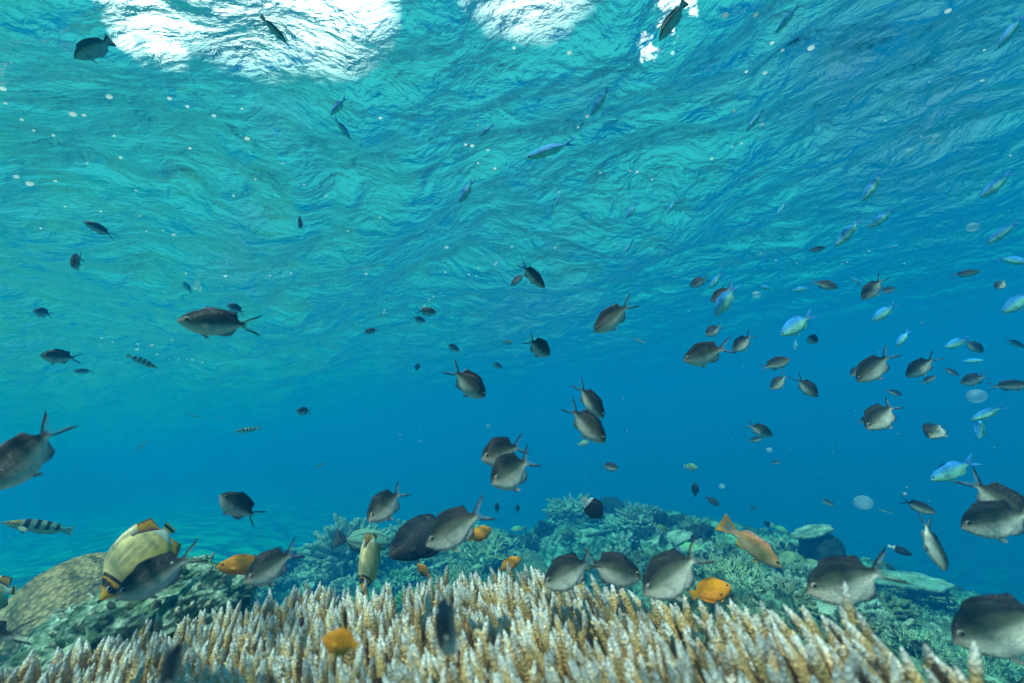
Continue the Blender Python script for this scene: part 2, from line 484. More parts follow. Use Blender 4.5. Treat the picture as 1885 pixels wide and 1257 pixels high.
def feather_star(loc, R_, n, label, seed, group=None):
    rng = np.random.RandomState(seed)
    root = empty('feather_star', loc, label, 'feather star', group)
    mb = MB()
    for k in range(n):
        a = k / n * 6.283; e = rng.uniform(0.1, 1.2)
        d = np.array([math.cos(a) * math.cos(e), math.sin(a) * math.cos(e), math.sin(e)])
        path = [d * R_ * q + np.array([0, 0, 0.25 * R_ * q * q]) for q in np.linspace(0, 1, 8)]
        V, Fc, tt = tube(path, np.linspace(R_ * .03, R_ * .01, 8), 4); mb.add(V, Fc)
        sd_ = np.cross(d, [0.2, 0.3, 1]); sd_ /= np.linalg.norm(sd_)
        for q in range(2, 8):
            for s in (-1, 1):
                p0 = path[q]; p1 = p0 + sd_ * s * R_ * 0.14 + d * R_ * 0.06
                V, Fc, tt = tube([p0, (p0 + p1) / 2, p1], [R_ * .02, R_ * .016, R_ * .006], 3); mb.add(V, Fc)
    mb.build('arms', M_dark, root)
    return root

def ground(px, py):
    """where the ray through a pixel meets the seabed (nearest hit)"""
    r = ray(px, py)
    ds = np.linspace(0.5, 9, 900)
    pts = np.array(r)[None] * ds[:, None]
    h = terrain(pts[:, 0], pts[:, 1])
    k = np.argmax(pts[:, 2] < h + 0.0)
    return pts[k] if pts[k, 2] < h[k] else None

# ---------------------------------------------------------------- the near staghorn coral
TZ = -0.24
out_px = [(-260, 1300), (-60, 1250), (60, 1222), (150, 1192), (230, 1160), (300, 1122), (400, 1105), (470, 1098), (545, 1080), (600, 1068),
          (650, 1078), (760, 1068), (850, 1052), (905, 1050), (965, 1036), (1000, 1030), (1080, 1052), (1200, 1072), (1290, 1082), (1390, 1090),
          (1480, 1108), (1600, 1140), (1680, 1180), (1770, 1232), (1830, 1275), (2000, 1420), (1700, 1700), (900, 1800), (0, 1700), (-300, 1500)]
poly = [(Pz(px, py, TZ).x, Pz(px, py, TZ).y) for px, py in out_px]
def inside(x, y):
    c = False; j = len(poly) - 1
    for i in range(len(poly)):
        (xi, yi), (xj, yj) = poly[i], poly[j]
        if (yi > y) != (yj > y) and x < (xj - xi) * (y - yi) / (yj - yi) + xi: c = not c
        j = i
    return c
m, t, o = new_mat('staghorn_skin')
at = N(t, 'Attribute', attribute_name='Col')
tcn = N(t, 'TexCoord')
vo = N(t, 'TexVoronoi', Scale=330.0); t.links.new(tcn.outputs['Object'], vo.inputs['Vector'])
no = N(t, 'TexNoise', Scale=45.0, Detail=4.0); t.links.new(tcn.outputs['Object'], no.inputs['Vector'])
mr = N(t, 'MapRange'); mr.inputs[1].default_value = 0.12; mr.inputs[2].default_value = 0.55; mr.inputs[3].default_value = 1.5; mr.inputs[4].default_value = 0.35
t.links.new(vo.outputs['Distance'], mr.inputs[0])
mul = N(t, 'Mix', data_type='RGBA', blend_type='MULTIPLY'); mul.inputs[0].default_value = 0.6
t.links.new(at.outputs['Color'], mul.inputs[6]); t.links.new(mr.outputs[0], mul.inputs[7])
mr2 = N(t, 'MapRange'); mr2.inputs[1].default_value = 0.3; mr2.inputs[2].default_value = 0.7; mr2.inputs[3].default_value = 0.82; mr2.inputs[4].default_value = 1.15
t.links.new(no.outputs['Fac'], mr2.inputs[0])
mul2 = N(t, 'Mix', data_type='RGBA', blend_type='MULTIPLY'); mul2.inputs[0].default_value = 1.0
t.links.new(mul.outputs[2], mul2.inputs[6]); t.links.new(mr2.outputs[0], mul2.inputs[7])
bp = N(t, 'Bump', Strength=0.6, Distance=0.002); bp.invert = True; t.links.new(vo.outputs['Distance'], bp.inputs['Height'])
b = N(t, 'BsdfPrincipled', Roughness=0.75); b.inputs['Specular IOR Level'].default_value = 0.2
t.links.new(mul2.outputs[2], b.inputs['Base Color']); t.links.new(bp.outputs[0], b.inputs['Normal']); t.links.new(b.outputs[0], o.inputs['Surface'])
M_stag = m

rng = np.random.RandomState(11)
branches = []
sp = 0.0192
xs = [p[0] for p in poly]; ys = [p[1] for p in poly]
yy = min(ys); row = 0
while yy < max(ys):
    xx = min(xs) + (sp / 2 if row % 2 else 0)
    while xx < max(xs):
        x = xx + rng.normal(0, 0.0045); y = yy + rng.normal(0, 0.0045)
        if inside(x, y) and math.hypot(x, y) > 0.30:
            branches.append((x, y))
        xx += sp
    yy += sp * 0.87; row += 1

def ray_px(p):
    q = M_cam.transposed() @ Vector(p)
    return W0 / 2 + F * q.x / -q.z, H0 / 2 - F * q.y / -q.z, -q.z

TAN = np.array([0.70, 0.44, 0.16]); CREAM = np.array([1.0, 0.70, 0.36]); WHITE = np.array([1.0, 0.94, 0.93])
def stag_branch(x, y, seed):
    r_ = np.random.RandomState(seed)
    h = TZ + 0.006 * r_.randn() + 0.02 * vnoise(np.array([x * 7, y * 7, 0.5]), 4) - (0.05 if r_.rand() < 0.10 else 0)
    tip = np.array([x, y, h])
    d = np.array([-0.16 - 0.52 * x + r_.normal(0, 0.035), 0.04 + r_.normal(0, 0.035), 1.0]); d /= np.linalg.norm(d)
    L = 0.17
    side = np.array([r_.normal(0, 0.008), r_.normal(0, 0.008), 0])
    n = 26
    q = np.linspace(0, 1, n) ** 0.85
    path = tip - d * L * (1 - q)[:, None] + side * np.sin(q * 3.1)[:, None]
    w = 0.0059 * (0.90 + 0.22 * r_.rand())
    rad = w * (1.25 - 0.45 * q) * np.clip((1 - q) * L / 0.026, 0, 1) ** 0.62 + 0.0006
    V, Fc, tt = tube(path, rad, 12, 0.05, seed % 97, 330)
    # radial corallites point upwards: nubs along the branch
    def colour(V, tt, Lb):
        dist = (1 - tt ** 0.85) * Lb
        k = np.clip(1 - (dist - 0.006) / 0.013, 0, 1)[:, None]
        k2 = np.clip(1 - dist / 0.06, 0, 1)[:, None] * 0.5
        c = TAN * (1 - k2) + CREAM * k2
        return (c * (1 - k) + WHITE * k) * (0.9 + 0.2 * r_.rand())
    mb = MB(); mb.add(V, Fc, colour(V, tt, L))
    for s in range(r_.choice([0, 1, 2, 3], p=[0.45, 0.35, 0.15, 0.05])):
        u = r_.uniform(0.35, 0.85); p0 = path[int(u * (n - 1))]
        a = r_.rand() * 6.283
        e = d + 0.55 * np.array([math.cos(a), math.sin(a), 0.0]); e /= np.linalg.norm(e)
        Ls = r_.uniform(0.018, 0.04)
        q2 = np.linspace(0, 1, 10)
        pp = p0 + (e * q2[:, None] + d * (q2 ** 2)[:, None] * 0.3) * Ls
        V, Fc, tt = tube(pp, w * 0.66 * (1.1 - 0.2 * q2) * np.clip((1 - q2) * Ls / 0.012, 0, 1) ** 0.55 + 0.0005, 9, 0.2, seed % 89, 330)
        mb.add(V, Fc, colour(V, tt ** (1 / 0.85), Ls))
    # small tubular corallites standing off the branch
    for s in range(10):
        u = r_.uniform(0.25, 0.97); k = int(u * (n - 1)); p0 = path[k]
        a = r_.rand() * 6.283
        rd = np.array([math.cos(a), math.sin(a), 0.0]); rr_ = rad[k]
        e = rd * 0.8 + d * 0.9
        pp = np.array([p0 + rd * rr_ * 0.7, p0 + rd * rr_ * 0.8 + e * 0.0018, p0 + rd * rr_ * 0.85 + e * 0.0034])
        V, Fc, tt = tube(pp, [0.0013, 0.0011, 0.0004], 5)
        mb.add(V, Fc, np.tile(CREAM * (0.8 + 0.5 * r_.rand()) * (1 + 0.3 * u), (len(V), 1)))
    return mb

root = empty('staghorn_coral', (0.0, 0.6, -0.45), 'large thicket of tan staghorn coral with white tips filling the bottom foreground', 'coral')
root_loc = np.array(root.location)
ranked = []
for i, (x, y) in enumerate(branches):
    px, py, d = ray_px((x, y, TZ))
    vis = -60 < px < 1945 and py < 1330 and d > 0.05
    ranked.append((d if vis else 9 + d, i))
ranked.sort()
rest = MB()
for k, (d, i) in enumerate(ranked):
    mb = stag_branch(*branches[i], 1000 + i)
    if k < 98:
        for V in mb.V: V -= root_loc
        mb.build('branch', M_stag, root, cols=True)
    elif d < 9.6:
        for V, Fc, c in zip(mb.V, mb.F, mb.C): rest.V.append(V - root_loc); rest.C.append(c)
        for Fc in mb.F: rest.F.append(Fc + rest.n)
        rest.n += mb.n
o = rest.build('branches', M_stag, root, cols=True); o['kind'] = 'stuff'
# the crust the branches stand on
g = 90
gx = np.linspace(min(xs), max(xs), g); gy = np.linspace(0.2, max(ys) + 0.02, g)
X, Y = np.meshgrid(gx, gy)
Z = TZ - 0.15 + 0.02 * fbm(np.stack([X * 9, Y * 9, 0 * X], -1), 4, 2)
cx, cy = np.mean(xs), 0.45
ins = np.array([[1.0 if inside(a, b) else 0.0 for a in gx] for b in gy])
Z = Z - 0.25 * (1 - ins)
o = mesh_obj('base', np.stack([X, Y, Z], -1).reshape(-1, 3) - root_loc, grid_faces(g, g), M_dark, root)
print('branches', len(branches), 'verts', rest.n)
# ---------------------------------------------------------------- reef colonies
from mathutils.bvhtree import BVHTree
BV = BVHTree.FromPolygons([tuple(v) for v in V_SEA.tolist()], F_SEA.tolist())
def hit(px, py):
    h = BV.ray_cast(Vector((0, 0, 0)) + ray(px, py).normalized() * 0.3, ray(px, py).normalized())
    return h[0]
def drop(x, y):
    h = BV.ray_cast(Vector((x, y, 0.5)), Vector((0, 0, -1)))
    return h[0]
def onreef(px, py, sink=0.02):
    """foot of a colony: down from the given pixel's ray to the reef"""
    h = hit(px, py)
    if h is None:
        th = math.atan2(ray(px, py).x, ray(px, py).y)
        D = np.interp(th, th_c, D_c)
        h = drop(math.sin(th) * D, math.cos(th) * D)
    return Vector((h.x, h.y, h.z - sink))
def at_depth(px, py, d): return P(px, py, d)

# left foreground: pitted dome and the lumpy mound
root = empty('dome_coral', P(146, 1098, 1.0), 'large rounded tan pitted dome coral at the lower left edge', 'coral')
mb = MB(); V, Fc = blob((0, 0, 0), (0.125, 0.14, 0.125), 3, 0.05, 1.6, 160, 110, oct=3)
nv = np.linalg.norm(V, axis=1)[:, None]
V = V * (1 + 0.012 * vnoise(V * 130, 8)[:, None] + 0.012 * vnoise(V * 60, 9)[:, None])
mb.add(V, Fc); mb.build('dome', M_brain, root)
root.rotation_euler = (R(10), R(28), 0); root.scale = (1.1, 1.0, 0.92)

root = empty('rock_mound', P(262, 1180, 0.80), 'lumpy reef rock crusted with bluish white coral below the yellow striped fish', 'rock')
mb = MB(); V, Fc = blob((0, 0, 0), (0.175, 0.14, 0.10), 5, 0.30, 2.6, 260, 160, ridged=True, oct=6)
V = V * (1 + 0.03 * fbm(V * 40, 4, 8, True)[:, None])
mb.add(V, Fc); mb.build('rock', M_crust, root)
mb = MB(); rr_ = np.random.RandomState(3)
for k in range(260):
    i = rr_.randint(len(V)); p = V[i]
    if p[2] < 0.0: continue
    d = p / np.linalg.norm(p) + np.array([0, 0, 0.5]); L = rr_.uniform(0.006, 0.016); w = rr_.uniform(0.003, 0.006)
    V2, F2, tt = tube([p, p + d * L * .5, p + d * L * .85, p + d * L], [w, w, w * .8, w * .15], 7, 0.2, k, 150); mb.add(V2, F2)
mb.build('branches', M_pale, root)['kind'] = 'stuff'
root.rotation_euler = (0, R(-14), 0)

# colonies on the far ridge, left to right
finger_coral('finger_coral', at_depth(640, 988, 2.9), 0.250, 150, 0.05, 0.0150, M_pale, 'large round colony of stubby blunt fingers standing on the left ridge', 21, flat=0.92, base_mat=M_dark)
finger_coral('finger_coral', at_depth(600, 992, 2.72), 0.085, 90, 0.02, 0.0055, M_pale, 'small tight rounded bush at the foot of the large fingered colony', 22)
finger_coral('finger_coral', at_depth(722, 985, 2.7), 0.115, 160, 0.02, 0.0050, M_green, 'bright green low rounded coral right of the large fingered colony', 23, flat=0.6)
finger_coral('finger_coral', at_depth(735, 958, 3.1), 0.12, 60, 0.03, 0.011, M_pale, 'pale knobbly coral behind the black fish on the left ridge', 24, flat=0.8)
finger_coral('finger_coral', at_depth(440, 1040, 2.5), 0.062, 40, 0.02, 0.008, M_olive, 'small upright knob coral left of the orange fish, far left ridge', 25, flat=1.6)
finger_coral('finger_coral', at_depth(374, 1058, 2.4), 0.06, 40, 0.02, 0.008, M_olive, 'small rounded knob coral at the left end of the ridge', 26, flat=1.0)
finger_coral('finger_coral', at_depth(395, 1028, 2.8), 0.09, 60, 0.02, 0.008, M_pale, 'low pale bush coral behind the orange fish at the left', 27, flat=0.5)
for k, (px, py, r) in enumerate([(790, 950, 0.10), (850, 948, 0.13), (905, 956, 0.10), (935, 972, 0.10)]):
    finger_coral('finger_coral', at_depth(px, py, 3.4), r, 50, 0.03, 0.012, M_pale, ['pale fingered coral on the ridge just above the black fish', 'pale fingered coral on the ridge under the dark feather star, right side', 'pale fingered coral above the small yellow fish near the dip in the ridge', 'pale fingered coral at the right end of the ridge before the blue gap'][k], 30 + k, flat=0.6)
feather_star(P(812, 938, 3.45), 0.115, 26, 'dark spiky feather star standing on the ridge above the black fish', 1)
feather_star(P(958, 985, 3.2), 0.15, 30, 'dark spiky feather star on the left slope of the tall mound', 2)
feather_star(P(986, 965, 3.4), 0.13, 26, 'dark spiky feather star higher up the left slope of the tall mound', 3)
twig_coral('twig_coral', P(915, 1062, 1.85), 0.20, 46, 0.0045, M_lime, 'pale green thicket of thin forked twigs behind the staghorn tips', 41)
twig_coral('twig_coral', P(845, 1072, 1.7), 0.13, 30, 0.004, M_lime, 'small pale green twig coral left of the larger twig thicket', 42)
twig_coral('twig_coral', P(880, 1010, 2.3), 0.17, 40, 0.0045, M_lime, 'pale green twig coral below the yellow fish on the ridge face', 43)
finger_coral('finger_coral', P(765, 1096, 1.8), 0.11, 140, 0.02, 0.005, M_green, 'green mossy coral cushion between the staghorn tips and the black fish', 44, flat=0.5)
lobe_coral('mound_coral', P(965, 1022, 2.7), [((0, 0, 0), (0.16, 0.14, 0.16)), ((0.12, 0.05, -0.08), (0.13, 0.12, 0.12))], M_olive, 'smooth sloping olive mound coral in the dip of the ridge', amp=0.12)
lobe_coral('mound_coral', P(1128, 925, 3.6), [((0, 0, 0), (0.09, 0.08, 0.08)), ((-0.06, 0, 0.04), (0.05, 0.05, 0.05))], M_dark, 'dark small knob on the summit of the tall mound', amp=0.2)
finger_coral('finger_coral', P(1052, 935, 3.7), 0.22, 160, 0.03, 0.010, M_pale, 'bushy pale coral crowning the left summit of the tall mound', 45, flat=0.5)
finger_coral('finger_coral', P(1180, 965, 3.1), 0.17, 200, 0.02, 0.008, M_pale, 'dense rounded coral on the right shoulder of the tall mound', 46, flat=0.8)
lobe_coral('knob_coral', P(1222, 945, 3.0), [((0, 0, 0), (0.05, 0.05, 0.09)), ((-0.05, 0, 0.03), (0.03, 0.03, 0.06)), ((0.07, 0, 0.05), (0.07, 0.05, 0.028)), ((0.12, 0, 0.045), (0.028, 0.028, 0.028))], M_dark, 'dark upright knobs sticking up from the ridge crest right of the mound', amp=0.2)
lobe_coral('knob_coral', P(1275, 945, 2.8), [((0, 0, 0), (0.10, 0.07, 0.05)), ((-0.08, 0, -0.02), (0.07, 0.06, 0.05)), ((0.12, 0, -0.02), (0.08, 0.06, 0.04))], M_dark, 'row of low dark knobs on the crest under two small dark fish', amp=0.25)
plate_coral('table_coral', P(1345, 962, 2.7), 0.22, 0.03, M_pale, 'flat pale table coral on the crest left of the boulder corals', 51, (4, 12), squash=0.6)
plate_coral('table_coral', P(1450, 962, 2.35), 0.13, 0.03, M_olive, 'flat table coral plate directly behind the rounded boulder coral', 52, (0, -4), squash=0.6)
lobe_coral('boulder_coral', P(1470, 1002, 2.0), [((0.02, -0.02, 0.0), (0.078, 0.08, 0.105)), ((-0.06, 0.04, 0.045), (0.075, 0.07, 0.06)), ((-0.15, 0.0, -0.03), (0.055, 0.055, 0.055)), ((-0.06, -0.05, -0.05), (0.055, 0.05, 0.07)), ((-0.02, 0.06, 0.07), (0.06, 0.06, 0.05))], M_smooth, 'cluster of smooth rounded olive boulder lobes on the right ridge')
root = empty('rock_slab', P(1508, 985, 2.15), 'dark upright rock slab behind the rounded boulder coral', 'rock')
mb = MB(); V, Fc = blob((0, 0, 0), (0.085, 0.12, 0.115), 9, 0.22, 1.6, 90, 60, oct=5)
V[:, 2] = np.minimum(V[:, 2], 0.075 + 0.15 * V[:, 0] + 0.01 * vnoise(V * 40)); mb.add(V, Fc); mb.build('slab', M_dark, root)
plate_coral('table_coral', P(1487, 952, 2.15), 0.10, 0.03, M_pale, 'small pale plate on top of the dark rock slab', 53, (0, -8), stalk=0, squash=0.7)
finger_coral('finger_coral', P(1572, 1002, 1.85), 0.095, 26, 0.03, 0.013, M_pale, 'pile of thick pale knobs on the crest right of the rock slab', 54, flat=1.0)
finger_coral('finger_coral', P(1610, 1010, 1.9), 0.07, 22, 0.03, 0.012, M_pale, 'low pale knobs sloping down to the black and white fish', 55, flat=0.7)
plate_coral('table_coral', P(1765, 1050, 2.0), 0.34, 0.04, M_pale, 'broad flat green table coral ledge at the right edge', 56, (2, 9), squash=0.45, stalk=0.25)
plate_coral('table_coral', P(1655, 1032, 2.1), 0.20, 0.04, M_pale, 'flat table coral ledge under the small black and white fish', 57, (0, 10), squash=0.6, stalk=0.2)
lobe_coral('mound_coral', P(1680, 1088, 1.6), [((0, 0, 0), (0.12, 0.10, 0.08)), ((0.11, 0.02, -0.03), (0.09, 0.08, 0.06))], M_olive, 'smooth olive mound below the tail of the big dark fish', amp=0.1)
twig_coral('twig_coral', P(1345, 1085, 1.35), 0.12, 34, 0.0032, M_lime, 'thin pale twig coral right behind the large orange fish', 61)
twig_coral('twig_coral', P(1730, 1150, 1.22), 0.14, 40, 0.0036, M_lime, 'bright greenish twig coral at lower right beside the staghorn edge', 62)
twig_coral('twig_coral', P(1665, 1175, 1.1), 0.09, 30, 0.003, M_lime, 'low greenish twig coral against the right edge of the staghorn', 63)
twig_coral('twig_coral', P(1800, 1105, 1.4), 0.11, 34, 0.0034, M_lime, 'greenish twig coral above the huge dark fish at the right', 64)
finger_coral('finger_coral', P(1445, 1050, 1.5), 0.075, 40, 0.02, 0.009, M_pale, 'pale knobbly coral under the snout of the pink fish', 65, flat=0.8)
finger_coral('finger_coral', P(1480, 1085, 1.3), 0.075, 40, 0.02, 0.008, M_pale, 'pale knobbly coral left of the big dark fish, lower right', 66, flat=0.7)
finger_coral('finger_coral', P(1560, 1140, 1.15), 0.07, 60, 0.02, 0.006, M_olive, 'olive knobbly coral below the belly of the big dark fish', 67, flat=0.8)

def settle(o):
    h = drop(o.location.x, o.location.y)
    if h is not None and abs(h.z - o.location.z) < 0.45: o.location.z = h.z - 0.01
for o in list(COL.objects):
    if o.parent is None and o.get('category') in ('coral', 'feather star', 'rock') and o.location.length > 1.5:
        q_ = ray_px(o.location)[0]; K_ = 1.42 if q_ < 1250 else 1.36
        o.location *= K_; o.location.z -= float(np.interp(q_, [1150, 1450, 1900], [0.05, 0.10, 0.16])); o.scale = (K_, K_, K_)
        if 'slab' not in o.name and not ('summit' in o['label'] or 'on top' in o['label']): settle(o)
# nameless small growth scattered over the reef
def copy_tree(o, parent=None):
    c = o.copy(); COL.objects.link(c); c.parent = parent
    for ch in list(o.children): copy_tree(ch, c)
    return c
kinds = [
 ('finger_coral', finger_coral, dict(R_=0.07, n=40, fl=0.02, fr_=0.007, mat=M_pale, seed=71, flat=0.7), 'small pale knobbly coral head growing on the reef', 'small pale knobbly corals scattered on the reef'),
 ('finger_coral', finger_coral, dict(R_=0.09, n=90, fl=0.02, fr_=0.005, mat=M_olive, seed=72, flat=0.5), 'small olive cushion coral growing on the reef', 'small olive cushion corals scattered on the reef'),
 ('twig_coral', twig_coral, dict(R_=0.09, n=26, r0=0.0035, mat=M_lime, seed=73), 'small pale twiggy coral growing on the reef', 'small pale twiggy corals scattered on the reef'),
 ('finger_coral', finger_coral, dict(R_=0.06, n=24, fl=0.02, fr_=0.010, mat=M_dark, seed=74, flat=1.1), 'small dark stubby coral growing on the reef', 'small dark stubby corals scattered on the reef'),
 ('table_coral', plate_coral, dict(R_=0.11, th=0.02, mat=M_pale, seed=75, stalk=0.05), 'small pale plate coral growing on the reef', 'small pale plate corals scattered on the reef'),
]
rs = np.random.RandomState(8)
protos = [None] * len(kinds)
placed = 0
for k in range(5000):
    if placed >= 290: break
    th = rs.uniform(-0.62, 0.98); u = rs.uniform(0.0, 1.0)
    D = np.interp(th, th_c, D_c); vl = th < 0.13
    r = D * (rs.uniform(0.82, 1.04) if vl else 1.05 - 0.55 * u ** 1.6)
    if r < 0.85: continue
    h = drop(math.sin(th) * r, math.cos(th) * r)
    if h is None: continue
    px, py, d = ray_px(h)
    if not (380 < px < 1930 and 880 < py < 1240): continue
    q = rs.choice(len(kinds), p=[0.32, 0.34, 0.08, 0.16, 0.10])
    nm, fn, kw, lab, grp = kinds[q]
    if protos[q] is None:
        o = protos[q] = fn(nm, h, label=lab, group=grp, **kw)
    else:
        o = copy_tree(protos[q])
    s = rs.uniform(0.6, 1.4) * (0.55 + 0.22 * r)
    o.location = (h.x, h.y, h.z - 0.012); o.rotation_euler = (rs.normal(0, 0.15), rs.normal(0, 0.15), rs.rand() * 6.28); o.scale = (s, s, s * rs.uniform(0.8, 1.2))
    placed += 1
print('colonies', placed)
# ---------------------------------------------------------------- fish
def fish_mat(name, rough=0.36, scale_=64.0, dark=0.7):
    m, t, o = new_mat(name)
    at = N(t, 'Attribute', attribute_name='Col')
    tcn = N(t, 'TexCoord')
    mp = N(t, 'Mapping'); mp.inputs['Scale'].default_value = (1, 0.4, 1.5)
    t.links.new(tcn.outputs['Object'], mp.inputs['Vector'])
    v = N(t, 'TexVoronoi', Scale=scale_); t.links.new(mp.outputs[0], v.inputs['Vector'])
    n = N(t, 'TexNoise', Scale=14.0, Detail=5.0); t.links.new(mp.outputs[0], n.inputs['Vector'])
    mr = N(t, 'MapRange'); mr.inputs[1].default_value = 0.25; mr.inputs[2].default_value = 0.75; mr.inputs[3].default_value = 0.78; mr.inputs[4].default_value = 1.22
    t.links.new(n.outputs['Fac'], mr.inputs[0])
    mul = N(t, 'Mix', data_type='RGBA', blend_type='MULTIPLY'); mul.inputs[0].default_value = 1.0
    t.links.new(at.outputs['Color'], mul.inputs[6]); t.links.new(mr.outputs[0], mul.inputs[7])
    mr3 = N(t, 'MapRange'); mr3.inputs[1].default_value = 0.0; mr3.inputs[2].default_value = 0.8; mr3.inputs[3].default_value = 1.12; mr3.inputs[4].default_value = dark
    t.links.new(v.outputs['Distance'], mr3.inputs[0])
    mul2 = N(t, 'Mix', data_type='RGBA', blend_type='MULTIPLY'); mul2.inputs[0].default_value = 1.0
    t.links.new(mul.outputs[2], mul2.inputs[6]); t.links.new(mr3.outputs[0], mul2.inputs[7])
    bp = N(t, 'Bump', Strength=0.4, Distance=0.006); t.links.new(v.outputs['Distance'], bp.inputs['Height']); bp.invert = True
    b = N(t, 'BsdfPrincipled', Roughness=rough); b.inputs['Specular IOR Level'].default_value = 0.35
    t.links.new(mul2.outputs[2], b.inputs['Base Color']); t.links.new(bp.outputs[0], b.inputs['Normal'])
    t.links.new(at.outputs['Alpha'], b.inputs['Alpha'])
    t.links.new(b.outputs[0], o.inputs['Surface'])
    return m
M_fish = fish_mat('fish_skin')
M_fish2 = fish_mat('smooth_fish_skin', 0.45, 110.0, 0.9)

m, t, o = new_mat('fish_eye')
at = N(t, 'Attribute', attribute_name='Col'); b = N(t, 'BsdfPrincipled', Roughness=0.12)
t.links.new(at.outputs['Color'], b.inputs['Base Color']); t.links.new(b.outputs[0], o.inputs['Surface']); M_eye = m

def lerp3(a, b, k): return np.asarray(a) * (1 - k) + np.asarray(b) * k

SP = {}
SP['chromis'] = dict(
    xs=[0, .02, .06, .12, .20, .30, .40, .50, .60, .68, .74],
    top=[.004, .035, .082, .128, .168, .192, .186, .158, .108, .062, .044],
    bot=[-.006, -.030, -.068, -.115, -.160, -.188, -.186, -.150, -.096, -.058, -.042],
    wid=[.004, .022, .048, .066, .078, .080, .072, .056, .036, .020, .012],
    dor=[(.24, 0), (.28, .030), (.45, .040), (.56, .055), (.62, .075), (.67, .02), (.70, 0)],
    ana=[(.44, 0), (.50, .045), (.58, .065), (.64, .03), (.69, 0)],
    tailH=.170, fork=.190, tailL=.070, eye=(.098, .032, .031))
SP['blue'] = dict(
    xs=[0, .03, .08, .16, .26, .38, .50, .62, .70, .76],
    top=[.004, .035, .070, .108, .136, .145, .130, .088, .052, .036],
    bot=[-.006, -.030, -.062, -.104, -.138, -.150, -.132, -.088, -.050, -.034],
    wid=[.004, .022, .042, .056, .064, .064, .054, .034, .018, .010],
    dor=[(.26, 0), (.32, .022), (.50, .030), (.60, .040), (.66, .01), (.70, 0)],
    ana=[(.46, 0), (.54, .030), (.62, .035), (.68, 0)],
    tailH=.125, fork=.17, tailL=.07, eye=(.088, .024, .024))
SP['damsel'] = dict(
    xs=[0, .02, .07, .14, .24, .36, .48, .60, .70, .78, .82],
    top=[.004, .035, .090, .140, .190, .215, .205, .165, .110, .070, .062],
    bot=[-.006, -.030, -.080, -.130, -.180, -.205, -.195, -.155, -.105, -.068, -.060],
    wid=[.004, .022, .050, .068, .080, .080, .068, .050, .032, .020, .014],
    dor=[(.22, 0), (.28, .035), (.50, .045), (.68, .065), (.76, .05), (.80, 0)],
    ana=[(.42, 0), (.50, .045), (.66, .060), (.76, .03), (.80, 0)],
    tailH=.10, fork=.035, tailL=.14, eye=(.105, .042, .026))
SP['butterfly'] = dict(
    xs=[0, .04, .09, .16, .26, .38, .52, .66, .78, .85, .88],
    top=[.004, .020, .060, .145, .240, .295, .300, .250, .150, .075, .055],
    bot=[-.006, -.022, -.055, -.120, -.210, -.270, -.285, -.245, -.150, -.072, -.052],
    wid=[.004, .014, .032, .050, .062, .064, .056, .040, .024, .014, .011],
    dor=[(.20, 0), (.28, .040), (.50, .055), (.70, .095), (.80, .13), (.845, .03), (.86, 0)],
    ana=[(.45, 0), (.55, .040), (.70, .095), (.80, .12), (.84, .03), (.86, 0)],
    tailH=.095, fork=.0, tailL=.10, eye=(.125, .030, .026))
SP['surgeon'] = dict(
    xs=[0, .02, .06, .13, .24, .38, .52, .66, .76, .82],
    top=[.004, .045, .110, .180, .235, .255, .240, .180, .090, .040],
    bot=[-.006, -.040, -.080, -.130, -.190, -.220, -.215, -.165, -.085, -.038],
    wid=[.004, .022, .040, .056, .068, .070, .060, .040, .022, .012],
    dor=[(.12, 0), (.20, .045), (.45, .065), (.68, .085), (.76, .04), (.79, 0)],
    ana=[(.36, 0), (.44, .05), (.66, .080), (.75, .03), (.79, 0)],
    tailH=.15, fork=.07, tailL=.11, eye=(.13, .075, .018))
SP['lined'] = dict(SP['surgeon'], top=[.004, .04, .085, .130, .165, .178, .165, .120, .062, .030],
    bot=[-.006, -.035, -.065, -.105, -.145, -.165, -.155, -.115, -.06, -.028],
    dor=[(.16, 0), (.22, .03), (.50, .04), (.70, .045), (.76, .02), (.79, 0)],
    ana=[(.36, 0), (.44, .03), (.66, .04), (.75, .02), (.79, 0)], tailH=.17, fork=.12)
SP['anthias'] = dict(
    xs=[0, .03, .08, .16, .26, .38, .50, .62, .70, .76],
    top=[.004, .035, .075, .112, .140, .148, .132, .092, .058, .044],
    bot=[-.006, -.030, -.065, -.104, -.135, -.145, -.128, -.088, -.054, -.042],
    wid=[.004, .022, .042, .056, .064, .062, .052, .034, .020, .012],
    dor=[(.22, 0), (.28, .045), (.42, .035), (.58, .055), (.66, .03), (.70, 0)],
    ana=[(.48, 0), (.54, .04), (.62, .055), (.68, .0)],
    tailH=.16, fork=.19, tailL=.05, eye=(.095,.032,.026))
SP['wrasse'] = dict(
    xs=[0, .04, .10, .18, .30, .44, .58, .70, .80, .86],
    top=[.002, .018, .045, .070, .088, .092, .082, .062, .044, .036],
    bot=[-.004, -.016, -.038, -.060, -.080, -.086, -.078, -.060, -.042, -.034],
    wid=[.003, .012, .028, .040, .046, .046, .038, .028, .018, .010],
    dor=[(.22, 0), (.26, .022), (.60, .028), (.78, .026), (.82, 0)],
    ana=[(.46, 0), (.52, .02), (.74, .022), (.80, 0)],
    tailH=.075, fork=.02, tailL=.12, eye=(.075, .022, .013))
SP['sergeant'] = dict(SP['damsel'], tailH=.15, fork=.10, tailL=.10)

def mixc(c0, c1, k):
    k = np.clip(k, 0, 1)[:, None]
    return np.asarray(c0) * (1 - k) + np.asarray(c1) * k

